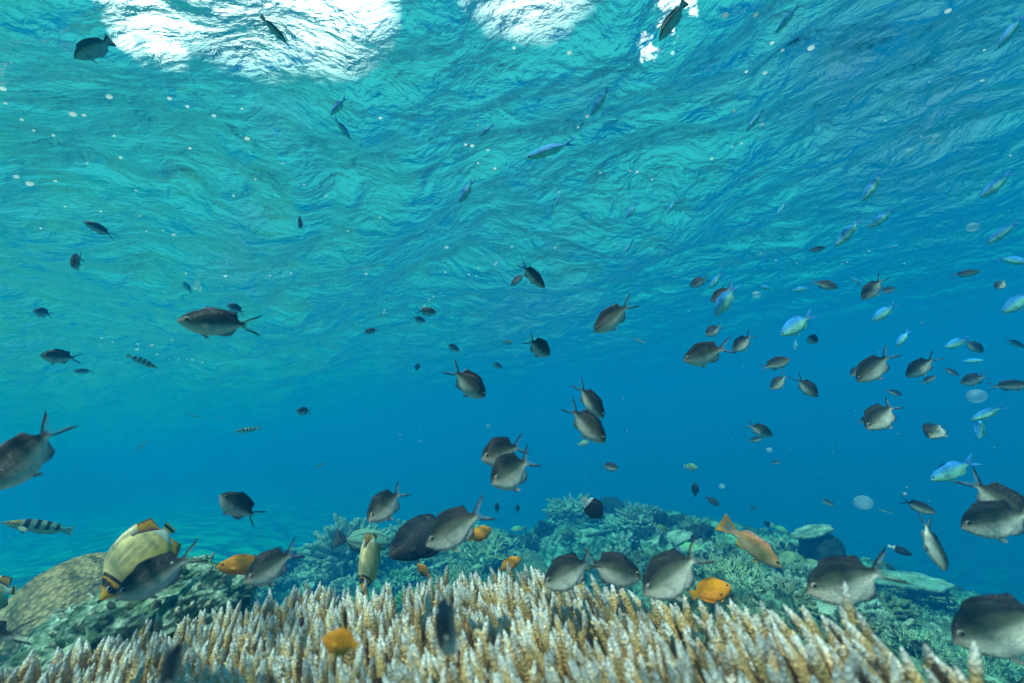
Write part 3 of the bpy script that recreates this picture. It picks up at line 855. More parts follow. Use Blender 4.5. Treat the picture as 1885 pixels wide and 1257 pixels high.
def col_fish(kind, x, v, part):
    """skin colour at body position x (0 snout .. 1 tail tip) and height v (-1 belly .. 1 back)"""
    n = len(x); A = np.ones(n)
    if kind == 'chromis':
        c = mixc((.88, .84, .76), (.14, .17, .12), (v + 0.70) / 0.7)
        c = mixc(c, (.014, .019, .021), (v + 0.15) / 0.7)
        c = mixc(c, (.008, .012, .022), (v - 0.85) / 0.12)
        sn = np.clip(1 - x / 0.10, 0, 1) * np.clip(1 - (v + 0.1), 0, 1)
        c = mixc(c, (.62, .48, .42), sn)
        c = np.where((part == 1)[:, None], mixc((.05, .05, .045), (.008, .012, .03), (v - 1.0) / 0.2), c)
        c = np.where((part == 2)[:, None], (.30, .33, .36), c)
        a = np.abs(v)
        tc_ = mixc((.40, .38, .34), (.012, .014, .02), (a - 0.42) / 0.2)
        tc_ = mixc(c, tc_, (x - .74) / .05)
        tc_ = np.where(((a < 0.70) & (a > .5) & (x > 0.82))[:, None], (.62, .62, .6), tc_)
        c = np.where((part == 3)[:, None], tc_, c)
        A = np.where((part == 3) & (a < 0.6), np.clip(1 - (x - .76) / .03, 0.12, 1), A)
        A = np.where(part == 2, 0.8, A)
        c = np.where((part >= 4)[:, None], (.42, .40, .38), c); A = np.where(part == 4, 0.16, A); A = np.where(part == 5, 0.8, A)
    elif kind == 'blue':
        c = mixc((.34, .88, .74), (.16, .62, .95), (v + 0.3) / 0.6)
        c = mixc(c, (.04, .38, 1.0), (v - 0.15) / 0.5)
        c = np.where((part == 1)[:, None], (.04, .34, 1.0), c)
        c = np.where((part == 3)[:, None], (.05, .36, 1.0), c)
        c = np.where((part >= 4)[:, None], (.3, .5, .6), c); A = np.where(part >= 4, 0.3, A); A = np.where(part == 2, .5, A); A = np.where((part == 3) & (np.abs(v) < .5), .6, A)
    elif kind == 'damsel':
        c = mixc((1.0, .29, .0), (1.0, .34, .0), (v + 1) / 1.2)
        c = np.where((part == 3)[:, None], (1.0, .38, .0), c)
        c = np.where((part >= 4)[:, None], (1.0, .5, .02), c); A = np.where(part == 3, np.clip(1 - (x - .92) / .06, .25, 1), A); A = np.where(part >= 4, .55, A)
    elif kind == 'butterfly':
        c = mixc((1.0, .62, .12), (1.0, .74, .34), (v + 0.6) / 1.2)
        st = np.sin(v * 26 + x * 7.0)          # thin lengthwise lines
        c = mixc(c, (.45, .30, .16), np.clip((st - .45) / .4, 0, 1) * (x > .2) * (np.abs(v) < .8) * .55)
        u = x
        fa = (1.0, .42, .01)
        c = mixc(c, fa, (0.20 - u) / .02)
        bx = u - 0.03 * np.abs(v)
        c = np.where(((bx > .095) & (bx < .150) & (part == 0))[:, None], (.01, .01, .012), c)
        c = np.where(((u > .185) & (u < .215) & (part == 0))[:, None], (.012, .012, .012), c)
        c = np.where((u < .03)[:, None], (.03, .02, .02), c)
        vv = np.abs(v)
        c = np.where((part == 1)[:, None], mixc((1.0, .72, .42), (1.0, .78, .52), (v - 1) / .3), c)
        band = (part == 1) & (v > 1.02) & (u > .74)
        c = np.where(band[:, None], (.01, .01, .02), c)
        band = ((part == 1) | (part == 2)) & (u > .70) & (v * np.sign(v) < 1.18) & (v * np.sign(v) > 1.06)
        c = np.where((part == 2)[:, None], (1.0, .42, .06), c)
        c = np.where(band[:, None], (1.0, .40, .01), c)
        c = np.where(((part == 2) & (vv > 1.02) & (vv < 1.10))[:, None], (.01, .01, .015), c)
        c = np.where(((part == 0) & (u > .80))[:, None], (.85, .85, .75), c)
        c = np.where(((part == 0) & (v > .93) & (u > .60))[:, None], (.012, .015, .05), c)
        tcx = (u - .88)
        c = np.where((part == 3)[:, None], (.95, .6, .05), c)
        c = np.where(((part == 3) & (tcx > .03) & (tcx < .065))[:, None], (.01, .01, .012), c)
        A = np.where((part == 3) & (tcx > .08), .3, A)
        c = np.where((part >= 4)[:, None], (.98, .62, .05), c); A = np.where(part == 4, .5, A)
    elif kind == 'surgeon':
        c = mixc((.030, .022, .016), (.014, .013, .016), (v + .5)); c = mixc(c, (.09, .06, .04), (0.08 - x) / .06)
        c = np.where((part == 1)[:, None], mixc((.016, .014, .014), (.01, .014, .03), (v - 1.0) / .2), c)
        c = np.where((part >= 4)[:, None], (.05, .04, .035), c); A = np.where(part == 4, .7, A)
    elif kind == 'lined':
        c = mixc((.30, .50, .42), (.22, .48, .36), (v + .8))
        st = np.sin(v * 17)
        c = np.where(((st > .3) & (v > -.35) & (part == 0))[:, None], (.07, .13, .16), c)
        c = np.where(((part == 2) | ((part == 3)))[:, None], (.03, .06, .09), c)
        c = np.where((part >= 4)[:, None], (.3, .45, .4), c); A = np.where(part >= 4, .5, A)
    elif kind == 'anthias':
        c = mixc((1.0, .62, .38), (1.0, .50, .15), (v + .6) / 1.2)
        c = mixc(c, (1.0, .36, .14), (v - .4) / .5)
        sp_ = np.clip(1 - np.abs(v + .15) / .22, 0, 1) * np.clip(1 - np.abs(x - .30) / .14, 0, 1)
        c = mixc(c, (.85, .70, .05), sp_)
        c = np.where((part == 1)[:, None], (.62, .32, .28), c)
        c = np.where((part == 3)[:, None], mixc((.78, .45, .42), (1.0, .42, .02), (np.abs(v) - .3) / .3), c)
        c = np.where(((part == 2) | (part >= 4))[:, None], (1.0, .58, .02), c); A = np.where(part == 4, .5, A); A = np.where((part == 3) & (np.abs(v) < .4) & (x > .8), .4, A)
    elif kind == 'wrasse':
        c = mixc((.62, .78, .60), (.30, .52, .42), (v + .4) / 1.0)
        br = np.sin(x * 44)
        c = np.where(((br > .1) & (v > -.35) & (x > .22) & (x < .86) & (part < 3))[:, None], (.02, .03, .04), c)
        c = np.where(((x < .24) & (v > .1) & (part == 0))[:, None], (.45, .33, .08), c)
        c = np.where(((x < .24) & (np.abs(v) < .12))[:, None], (.03, .03, .04), c)
        c = np.where((part >= 3)[:, None], (.6, .72, .5), c); A = np.where(part >= 3, .6, A)
    elif kind == 'sergeant':
        c = mixc((.50, .72, .72), (.55, .78, .25), (v + .2) / .8)
        br = np.sin(x * 40 + .6)
        c = np.where(((br > .45) & (x > .2) & (x < .82) & (part < 3) & (v > -.8))[:, None], (.10, .20, .28), c)
        c = np.where((part >= 3)[:, None], (.45, .62, .65), c); A = np.where(part >= 3, .5, A)
    elif kind == 'greenwrasse':
        c = mixc((.45, .75, .55), (.20, .60, .30), (v + .3)); c = mixc(c, (.25, .35, .65), (.14 - x) / .05)
        c = np.where((part >= 3)[:, None], (.3, .6, .5), c)
    elif kind == 'bicolor':
        c = mixc((.03, .022, .016), (.012, .012, .016), (v + .5)); c = mixc(c, (.88, .88, .9), (x - .70) / .02)
        c = np.where((part >= 4)[:, None], (.03, .03, .03), c); A = np.where(part == 4, .6, A); A = np.where((part == 3) & (x > .95), .5, A)
    elif kind == 'darkdamsel':
        c = mixc((.07, .10, .09), (.03, .045, .05), (v + .5)); A = np.where(part == 4, .5, A)
    elif kind == 'silver':
        c = mixc((.55, .62, .58), (.05, .09, .06), (v + .1) / .7)
        c = np.where(((v > .2) & (v < .42) & (part == 0))[:, None], (.55, .5, .2), c)
        c = np.where((part == 3)[:, None], mixc((.5, .5, .4), (.08, .07, .05), (np.abs(v) - .3) * 3), c)
        A = np.where(part >= 4, .4, A)
    return np.concatenate([np.broadcast_to(c, (n, 3)), A[:, None]], 1)
SHAPE = dict(bicolor='damsel', darkdamsel='damsel', silver='wrasse', greenwrasse='anthias', chromis='chromis', blue='blue')

def fish_mesh(name, kind, bend=0.0, spread=1.0, pect=0.5, dense=1.0):
    s = SP[SHAPE.get(kind, kind)]
    xs = np.array(s['xs']); ns = int(46 * dense); nb = int(11 * dense) | 1
    xb = xs[-1] * (np.linspace(0, 1, ns) ** 1.12)
    def cub(arr):      # smooth interpolation
        a = np.interp(xb, xs, arr)
        k = np.array([.25, .5, .25])
        for _ in range(3):
            b = a.copy(); b[1:-1] = k[0] * a[:-2] + k[1] * a[1:-1] + k[2] * a[2:]; a = b
        a[:2] = np.interp(xb[:2], xs, arr)
        return a
    top, bot, wid = cub(s['top']), cub(s['bot']), cub(s['wid'])
    top[0] = .004; bot[0] = -.006; wid[0] = .003
    dx, dh = zip(*s['dor']); ax, ah = zip(*s['ana'])
    dor = np.interp(xb, dx, dh) * spread * (1 + .05 * np.sin(xb * 170)); ana = np.interp(xb, ax, ah) * spread
    phi = np.linspace(-84, 84, nb) * math.pi / 180
    rows = []; X_, V_, PT = [], [], []
    for i in range(ns):
        c = (top[i] + bot[i]) / 2; h = (top[i] - bot[i]) / 2; w = wid[i]
        zz = c + h * np.sin(phi)
        yy = w * np.cos(phi) ** 0.85
        sweep = .035
        ring = [(xb[i] + sweep * ana[i] / .05, 0, bot[i] - ana[i]), (xb[i] + sweep * .5 * ana[i] / .05, .0016 if ana[i] > .003 else .0, bot[i] - ana[i] * .5)]
        v = [-1.3, -1.12]; p = [2, 2]
        ring += [(xb[i], y, z) for y, z in zip(yy, zz)]; v += list(np.sin(phi)); p += [0] * nb
        f = dor[i]
        ring += [(xb[i] + sweep * .5 * f / .05, .0016 if f > .003 else 0, top[i] + f * .5), (xb[i] + sweep * f / .05, 0, top[i] + f), (xb[i] + sweep * .5 * f / .05, -.0016 if f > .003 else 0, top[i] + f * .5)]
        v += [1.12, 1.3, 1.12]; p += [1, 1, 1]
        ring += [(xb[i], -y, z) for y, z in zip(yy[::-1], zz[::-1])]; v += list(np.sin(phi[::-1])); p += [0] * nb
        ring += [(xb[i] + sweep * .5 * ana[i] / .05, -.0016 if ana[i] > .003 else 0, bot[i] - ana[i] * .5)]; v += [-1.12]; p += [2]
        rows.append(ring); V_ += v; PT += p
    m_ = len(rows[0]); x0, hp = xs[-1], (top[-1] - bot[-1]) / 2; cp = (top[-1] + bot[-1]) / 2
    nt_ = int(12 * dense)
    for k in range(1, nt_ + 1):
        u = k / nt_
        H = hp + (s['tailH'] - hp) * u ** .85
        sw = wid[-1] * (1 - u) + .0015
        ring = []
        for q in range(m_):
            vv = V_[q]; vv = max(-1, min(1, vv))
            yy0 = rows[ns - 1][q][1]; y = (sw if yy0 > 0 else -sw if yy0 < 0 else 0) * (1 - abs(vv)) ** .3
            if abs(V_[q]) > 1: y = 0
            x = x0 + s['tailL'] * u + s['fork'] * u * abs(vv) ** 1.1
            ring.append((x, y, cp + vv * H))
        rows.append(ring); V_ += [max(-1, min(1, a)) for a in V_[:m_]]; PT += [3] * m_
    Vt = np.array(rows).reshape(-1, 3)
    Fc = [tuple(int(a) for a in f) for f in grid_faces(len(rows), m_, True)]
    Fc.append(tuple(range(m_ - 1, -1, -1))); Fc.append(tuple((len(rows) - 1) * m_ + q for q in range(m_)))
    xs_all = list(Vt[:, 0]); 
    V_ = list(V_); PT = list(PT); Vt = list(map(tuple, Vt))
    def fin(base, d1, d2, L, wdt, part, ang):
        # a small rounded fan: base point, main direction, width direction
        b0 = len(Vt); d1 = np.array(d1, float); d1 /= np.linalg.norm(d1); d2 = np.array(d2, float); d2 /= np.linalg.norm(d2)
        n1, n2 = 6, 6
        nrm = np.cross(d1, d2) * .0012
        for sgn in (1, -1):
            for a in range(n1):
                for c_ in range(n2):
                    u = a / (n1 - 1); w_ = (c_ / (n2 - 1) - .5)
                    ww = wdt * (.25 + .75 * math.sin(min(1, u * 1.15) * 1.5)) * w_ * 2
                    pnt = np.array(base) + d1 * L * u * (1 - .5 * w_ * w_ * 2) + d2 * ww + nrm * sgn
                    Vt.append(tuple(pnt)); V_.append(0.0); PT.append(part)
        for a in range(n1 - 1):
            for c_ in range(n2 - 1):
                i = b0 + a * n2 + c_
                Fc.append((i, i + 1, i + n2 + 1, i + n2)); j = i + n1 * n2
                Fc.append((j, j + n2, j + n2 + 1, j + 1))
    wx = float(np.interp(.23, xb, wid)); 
    for sgn in (1, -1):
        fin((.235, sgn * wx * .92, -.035), (1, sgn * pect, -.25), (.25, 0, 1), .13, .032, 4, 0)
        zb = float(np.interp(.29, xb, bot))
        fin((.28, sgn * .012, zb + .012), (1.0, sgn * .25, -.75), (.6, 0, 1), .10, .016, 5, 0)
    Vt = np.array(Vt); V_ = np.array(V_); PT = np.array(PT)
    x = Vt[:, 0].copy()
    cols = col_fish(kind, x, V_, PT)
    y = Vt[:, 1] + bend * (np.clip(x - .25, 0, 2) ** 2) * .9
    Vt[:, 1] = y; Vt[:, 0] = x - abs(bend) * .15 * (np.clip(x - .3, 0, 2) ** 2)
    me = bpy.data.meshes.new(name)
    me.from_pydata([tuple(v) for v in Vt], [], Fc)
    me.polygons.foreach_set('use_smooth', np.ones(len(me.polygons), dtype=bool))
    at = me.color_attributes.new('Col', 'FLOAT_COLOR', 'POINT'); at.data.foreach_set('color', cols.astype(np.float32).ravel())
    me.materials.append(M_fish2 if kind in ('damsel', 'butterfly', 'blue') else M_fish)
    bm = bmesh.new(); bm.from_mesh(me); bmesh.ops.recalc_face_normals(bm, faces=bm.faces); bm.to_mesh(me); bm.free()
    me.update()
    e = s['eye']
    return me, (e[0], float(np.interp(e[0], xb, wid)), e[1], e[2])

def eye_mesh(dark):
    ph = np.arange(14) / 14 * 2 * np.pi; ps = np.linspace(0, np.pi, 10)
    V = np.stack([np.sin(ps)[:, None] * np.cos(ph)[None], np.cos(ps)[:, None] * np.ones(14)[None] * .55, np.sin(ps)[:, None] * np.sin(ph)[None]], -1).reshape(-1, 3)
    a = np.repeat(np.minimum(ps, np.pi - ps), 14)
    iris = (.55, .55, .50) if not dark else (.10, .07, .02)
    c = np.where((a < .72)[:, None], (.004, .004, .006), iris)
    me = bpy.data.meshes.new('eye'); me.from_pydata([tuple(v) for v in V], [], [tuple(map(int, f)) for f in grid_faces(10, 14, True)])
    at = me.color_attributes.new('Col', 'FLOAT_COLOR', 'POINT'); cc = np.ones((len(V), 4), np.float32); cc[:, :3] = c
    at.data.foreach_set('color', cc.ravel()); me.polygons.foreach_set('use_smooth', np.ones(len(me.polygons), dtype=bool)); me.materials.append(M_eye)
    return me
EYE_L, EYE_D = eye_mesh(False), eye_mesh(True)

NAME = dict(chromis='chromis', blue='blue_chromis', damsel='orange_damselfish', butterfly='butterflyfish', surgeon='surgeonfish', lined='striped_surgeonfish',
            anthias='anthias', wrasse='barred_wrasse', sergeant='sergeant_fish', bicolor='two_tone_damselfish', darkdamsel='dark_damselfish', silver='slender_fish', greenwrasse='green_reef_fish')
GROUP = dict(chromis='dark chromis in the school', blue='blue backed chromis swimming at the right', damsel='orange damselfish above the staghorn', butterfly='yellow butterflyfish',
             wrasse='barred slender fish', sergeant='pale green reef fish', bicolor='black and white damselfish', darkdamsel='small dark damselfish', silver='slender fish below the surface', greenwrasse='pale green reef fish')
CACHE = {}
UP = M_cam @ Vector((0, 1, 0))
IMG_R = M_cam @ Vector((1, 0, 0))
def fish(kind, hx, hy, tx, ty, L, label, yaw=10, roll=0, bend=0, flip=False, deep=1.0, width=1.0, pect=.5, d0=None):
    deep *= 1.12 if kind == 'chromis' else 1.05
    rh, rt = ray(hx, hy).normalized(), ray(tx, ty).normalized()
    v_ = (rh + rt).normalized()
    lat = rt - rh; lat = (lat - v_ * lat.dot(v_)).normalized()
    ang = rh.angle(rt)
    D_ = L * math.cos(R(yaw)) / (2 * math.tan(ang / 2))
    if d0: L *= d0 / D_; D_ = d0
    a_ = lat * math.cos(R(yaw)) + v_ * math.sin(R(yaw))
    lo = D_ * v_.dot(ray(W0 / 2, H0 / 2))
    Ph = v_ * D_ - a_ * L / 2; Pt = v_ * D_ + a_ * L / 2
    if max(Ph.z, Pt.z) > SURF_Z - 0.10:
        k = (SURF_Z - 0.10) / max(Ph.z, Pt.z); Ph *= k; Pt *= k; L *= k
    ax = (Pt - Ph).normalized(); mid = (Ph + Pt) / 2
    up = (UP * 0.9 + Vector((0, 0, .3)))
    view = -mid.normalized()
    n = (view - ax * view.dot(ax))
    if n.length < .05: n = IMG_R - ax * IMG_R.dot(ax)
    n.normalize()
    u = ax.cross(n)
    if (u.dot(up) < 0) != flip: u = -u
    u = Quaternion(ax, R(roll)) @ u
    sd_ = u.cross(ax)                       # local +y
    Mx = Matrix((ax, sd_, u)).transposed().to_4x4()
    if bend == 0 and kind in ('chromis', 'blue'):
        q = int(abs(hx * 7 + hy * 3)) % 5
        bend = (-.22, -.10, .06, .14, .26)[q]; deep *= (.95, 1.03, 1.0, 1.06, .97)[q]
    if roll == 0: roll = (int(abs(hx * 5 + ty * 11)) % 17) - 8
    key = (kind, bend, pect)
    if key not in CACHE: CACHE[key] = fish_mesh(NAME[kind], kind, bend, pect=pect, dense=1.9 if kind == 'butterfly' else 1.0)
    me, e = CACHE[key]
    o = bpy.data.objects.new(NAME[kind], me); COL.objects.link(o)
    Mx.translation = Ph
    o.matrix_world = Mx @ Matrix.Diagonal((L, L * width, L * deep, 1))
    tag(o, label, 'fish', GROUP.get(kind))
    if L / lo * F > 34:
        for sg in (1, -1):
            ob = bpy.data.objects.new('eye', EYE_D if kind in ('damsel', 'surgeon', 'bicolor', 'darkdamsel') else EYE_L); COL.objects.link(ob)
            ob.parent = o; ob.location = (e[0], sg * (e[1] - e[3] * .22), e[2]); ob.scale = (e[3], e[3], e[3] / deep)
    ALLF.append((label, lo, L))
    return o
ALLF = []
# kind, head x y, tail-tip x y (pixels of the photograph), real length in metres, label, extras
F_ = fish
C = 'chromis'
# --- big dark chromis low over the staghorn
F_(C, 211, 1102, 380, 1008, .092, 'big dark chromis crossing in front of the striped yellow butterflyfish', yaw=8, bend=.10, pect=.3)
F_(C, 452, 1072, 552, 1008, .072, 'grey chromis with blue sheen overlapping the tail of the orange fish at left', yaw=30, deep=1.15)
F_(C, 679, 958, 750, 893, .075, 'dark chromis diving head down just right of the stubby fingered coral', yaw=35, deep=1.0, bend=.1)
F_(C, 785, 1004, 903, 932, .085, 'dark chromis with raised tail overlapping the black surgeonfish', yaw=12, bend=-.12, deep=1.08)
F_(C, 1002, 1078, 1104, 1020, .080, 'dark chromis head down, left of the pair above the middle of the staghorn', yaw=18, deep=.95)
F_(C, 1183, 1064, 1066, 1030, .085, 'dark chromis facing right above the middle of the staghorn', yaw=-20, deep=1.0, bend=.1)
F_(C, 1187, 1094, 1300, 1008, .088, 'dark chromis facing left, left of the large orange fish', yaw=22, deep=1.0)
F_(C, 1487, 1090, 1657, 1040, .095, 'big dark chromis hovering low over the reef at right, tail to the right', yaw=14, bend=-.08, deep=1.05)
F_(C, 1757, 1182, 1975, 1110, .100, 'huge blurred dark chromis cut off by the lower right edge', yaw=14, deep=1.1)
F_(C, 1771, 972, 1930, 935, .090, 'blurred pale bellied chromis facing left at the right edge, lower of two', yaw=20, deep=1.0)
F_(C, 1905, 968, 1768, 870, .090, 'blurred dark chromis with its tail at upper left, upper of two at the right edge', yaw=-15, bend=.1)
F_(C, 1738, 1050, 1690, 945, .080, 'narrow dark chromis pointing straight down above the reef ledge at right', yaw=20, roll=62, bend=.2)
F_(C, -22, 905, 117, 768, .092, 'big blurred dark chromis at the left edge, tail raised to the right', yaw=12)
F_(C, -150, 1200, 70, 1160, .095, 'blurred dark fish cut off by the lower left corner, only its rear in view', yaw=10)
F_(C, 815, 1192, 835, 1100, .070, 'blurred grey chromis seen head on in front of the staghorn, fins spread', yaw=62, roll=55, pect=1.6, d0=.36)
F_(C, 300, 1275, 340, 1165, .060, 'dark blurred fish shape diving into the staghorn at lower left', yaw=45, roll=60, d0=.33)
# --- middle of the picture
F_(C, 326, 590, 484, 600, .100, 'large silvery bellied chromis facing left in the upper left water', yaw=6, bend=-.06, deep=.85)
F_(C, 405, 911, 482, 958, .075, 'dark chromis facing left above the orange fish at left', yaw=15, bend=.1)
F_(C, 888, 845, 968, 816, .075, 'dark chromis facing left, upper of the touching pair in the centre', yaw=35, deep=1.1)
F_(C, 908, 890, 984, 838, .080, 'dark chromis facing left, lower of the touching pair in the centre', yaw=42, deep=1.1)
F_(C, 893, 732, 824, 672, .080, 'dark chromis swimming down right with white tipped tail, left of centre', yaw=-12)
F_(C, 1114, 815, 1040, 740, .080, 'dark chromis diving to the right, lower of the parallel pair right of centre', yaw=-8, deep=.85)
F_(C, 1111, 770, 1059, 700, .080, 'dark chromis diving to the right, upper of the parallel pair right of centre', yaw=-12, deep=.8)
F_(C, 1094, 611, 1171, 550, .080, 'dark chromis heading down left with a white edged tail, above the centre', yaw=10, deep=.85)
F_(C, 1012, 655, 965, 618, .075, 'small dark chromis diving right, just left of the white edged chromis', yaw=-35)
F_(C, 1003, 531, 952, 478, .085, 'blue grey chromis diving right against the rippled surface', yaw=-15, deep=.65)
F_(C, 940, 526, 970, 500, .085, 'faint grey fish just left of the blue grey diving chromis', yaw=15, deep=.6)
F_(C, 804, 575, 763, 571, .080, 'small grey chromis facing right, upper of a tiny pair left of centre', yaw=-15, deep=.75)
F_(C, 783, 592, 757, 583, .080, 'small grey chromis facing right, lower of a tiny pair left of centre', yaw=-20, deep=.9)
F_(C, 845, 646, 819, 631, .080, 'small grey chromis pointing down right above the white tipped chromis', yaw=-20, deep=.8)
F_(C, 924, 678, 904, 666, .080, 'very faint small chromis right of the white tipped chromis', yaw=-20, deep=.9)
F_(C, 670, 612, 699, 606, .080, 'very faint fish near the surface left of centre', yaw=20, deep=.8)
F_('darkdamsel', 771, 668, 766, 683, .060, 'tiny blue dark fish left of the white tipped chromis', yaw=30)
F_(C, 1139, 862, 1103, 856, .075, 'small chromis facing right between the diving pair and the reef', yaw=-20, deep=.95)
F_(C, 545, 757, 576, 757, .070, 'small dark chromis facing left alone in the left middle water', yaw=30, bend=.1)
F_(C, 74, 654, 150, 660, .080, 'olive brown chromis facing left near the left edge', yaw=28, deep=1.0)
F_(C, 61, 572, 100, 580, .070, 'small blurry brown chromis above the olive one at the left', yaw=40)
F_(C, 133, 490, 150, 470, .070, 'small dark fish seen end on near the left edge', yaw=65, roll=50)
F_(C, 153, 407, 215, 438, .085, 'grey brown fish facing left under the surface at upper left', yaw=12, deep=.7)
F_(C, 552, 420, 556, 392, .080, 'small dark fish pointing down under the surface, left of centre', yaw=40, roll=60)
F_(C, 418, 560, 452, 578, .070, 'small pale chromis partly hidden behind the large silvery bellied one', yaw=15, deep=1.0)
F_(C, 134, 683, 176, 684, .090, 'very faint pale fish below the olive brown chromis', yaw=15, deep=.7)
# --- school at the right
F_(C, 1258, 664, 1352, 634, .085, 'largest chromis of the right school, facing left with tall tail', yaw=12, deep=1.0, bend=-.06)
F_(C, 1350, 647, 1387, 612, .080, 'chromis facing left just right of the largest one of the school', yaw=25)
F_(C, 1300, 617, 1330, 598, .080, 'small round chromis directly above the largest one of the school', yaw=40)
F_(C, 1270, 527, 1306, 510, .080, 'small chromis facing left at the upper left of the right school', yaw=20)
F_(C, 1309, 556, 1352, 524, .080, 'chromis facing left overlapped by a blue green fish', yaw=20, deep=.9)
F_(C, 1543, 530, 1491, 518, .080, 'slim grey chromis facing right high in the school', yaw=-10, deep=.8)
F_(C, 1521, 456, 1482, 463, .080, 'slim grey chromis facing right just under the surface at right', yaw=-10, deep=.75)
F_(C, 1588, 552, 1630, 505, .080, 'chromis facing left with tail pointing up, beside a smaller one', yaw=25, deep=.9)
F_(C, 1648, 530, 1618, 540, .070, 'small chromis tucked behind the one with the upright tail', yaw=-30, deep=1.0)
F_(C, 1806, 500, 1745, 508, .085, 'slim chromis facing right alone near the right edge', yaw=-8, deep=.65)
F_(C, 1836, 532, 1850, 512, .065, 'small dark fish seen nearly end on at the right edge', yaw=50)
F_(C, 1886, 640, 1848, 622, .085, 'small faint chromis at the right edge, facing right', yaw=-15, deep=.7)
F_(C, 1455, 661, 1396, 680, .080, 'chromis facing right in the middle of the school', yaw=-10, deep=.85)
F_(C, 1420, 717, 1450, 688, .080, 'small chromis facing left under the middle of the school', yaw=30, deep=.95)
F_(C, 1505, 731, 1461, 690, .080, 'pale chromis diving right beside the small left facing one', yaw=-15, deep=.9)
F_(C, 1579, 703, 1648, 642, .085, 'big dark chromis facing down left in the right school', yaw=16)
F_(C, 1566, 692, 1592, 672, .080, 'chromis mostly hidden behind the big dark one of the right school', yaw=30)
F_(C, 1669, 694, 1728, 652, .082, 'dark chromis facing left, right of the big dark one', yaw=18)
F_(C, 1766, 692, 1731, 674, .080, 'small slim chromis pointing down right near the right edge', yaw=-10, deep=.65)
F_(C, 1768, 706, 1825, 688, .080, 'dark chromis facing left near the right edge with pale tail', yaw=25, deep=1.0)
F_(C, 1723, 692, 1692, 708, .075, 'small grey chromis facing up right under the slim one', yaw=-15, deep=.8)
F_(C, 1900, 708, 1812, 712, .090, 'slim dark chromis leaving the picture at the right edge', yaw=-8, deep=.75)
F_(C, 1661, 728, 1628, 717, .080, 'small chromis facing right just above the plump dark one', yaw=-20, deep=.85)
F_(C, 1597, 790, 1655, 733, .085, 'plump dark chromis facing down left at the bottom of the right school', yaw=30, deep=1.1)
F_(C, 1612, 764, 1577, 780, .075, 'small chromis whose tail shows left of the plump dark one', yaw=-25, deep=.8)
F_(C, 1712, 806, 1735, 770, .075, 'dark chromis turning towards the viewer, right of the plump one', yaw=55, bend=.3, deep=1.0)
F_(C, 1423, 802, 1371, 779, .080, 'chromis facing right alone below the school', yaw=-12, deep=.95, bend=.06)
F_(C, 1404, 806, 1375, 813, .085, 'tiny chromis right under the lone chromis below the school', yaw=-20, deep=.8)
F_(C, 1810, 649, 1772, 624, .080, 'dark backed chromis overlapping a blue fish near the right edge', yaw=-15)
F_(C, 1505, 630, 1480, 616, .060, 'small scruffy dark fish right of the bright blue backed one', yaw=-50, bend=.3)
F_(C, 1724, 945, 1652, 918, .080, 'slim chromis facing right above the narrow diving one', yaw=-8, deep=.75)
F_(C, 1537, 931, 1508, 918, .080, 'small pale chromis facing right above the rock slab', yaw=-15, deep=.8)
F_(C, 1420, 853, 1441, 849, .080, 'tiny distant chromis facing left in the blue right of centre', yaw=15, deep=.8)
# --- blue backed chromis
B = 'blue'
F_(B, 1437, 618, 1503, 573, .080, 'bright blue backed chromis facing down left in the school', yaw=8, deep=1.15)
F_(B, 1605, 592, 1653, 556, .078, 'blue green chromis facing down left, right of the bright blue one', yaw=10)
F_(B, 1650, 638, 1676, 604, .070, 'small slim blue chromis pointing down, above the dark school', yaw=12, deep=.85)
F_(B, 1316, 582, 1358, 518, .085, 'blue green chromis overlapping the chromis at the left of the school', yaw=10)
F_(B, 1306, 531, 1332, 497, .080, 'slim faint blue chromis beside the small upper left chromis', yaw=10, deep=.8)
F_(B, 1419, 532, 1391, 525, .080, 'tiny blue chromis facing right under the surface ripples', yaw=-15)
F_(B, 1459, 534, 1494, 530, .080, 'small pale blue chromis beside the slim grey one', yaw=10)
F_(B, 1537, 455, 1590, 396, .085, 'blue green chromis climbing right, left of the wide one', yaw=8, deep=.85)
F_(B, 1596, 421, 1651, 382, .085, 'wide blue green chromis under the surface at right', yaw=12)
F_(B, 1588, 371, 1628, 309, .085, 'blue green chromis pointing down left high at right', yaw=8, deep=.85)
F_(B, 1804, 365, 1868, 312, .085, 'large blurred blue green chromis high at the right edge', yaw=8, deep=.9)
F_(B, 1815, 450, 1880, 404, .085, 'large blurred blue green chromis at the right edge, second from the top', yaw=8, deep=.9)
F_(B, 1895, 484, 1832, 474, .085, 'dark backed blue chromis leaving at the right edge', yaw=-8)
F_(B, 1844, 578, 1912, 528, .090, 'large blue green chromis cut off by the right edge', yaw=8, deep=1.1)
F_(B, 1836, 90, 1888, 22, .090, 'large dim teal fish in the top right corner', yaw=8, deep=.8)
F_(B, 1427, 63, 1476, 2, .085, 'long blue fish under the surface at the top, right of the white glare', yaw=8, deep=.6)
F_(B, 1373, 243, 1409, 197, .085, 'slim faint blue fish in the upper right quarter', yaw=8, deep=.7)
F_(B, 1431, 397, 1447, 368, .085, 'tiny slim blue fish in the upper right quarter', yaw=15, deep=.7)
F_(B, 1088, 214, 1124, 156, .085, 'slim blue fish with white tail, upper centre', yaw=8, deep=.7)
F_(B, 845, 374, 873, 328, .085, 'dark blue fish pointing down left in the upper centre', yaw=10, deep=.9)
F_(B, 881, 252, 912, 227, .085, 'slim faint blue fish above the dark blue one', yaw=10, deep=.6)
F_(B, 1152, 403, 1176, 371, .085, 'small dark blue fish right of centre under the surface', yaw=10, deep=.7)
F_(B, 1149, 466, 1168, 437, .085, 'small dark blue fish right above the white edged chromis', yaw=10, deep=.6)
F_(B, 1227, 396, 1247, 362, .085, 'small faint blue fish right of the small dark blue one', yaw=10, deep=.6)
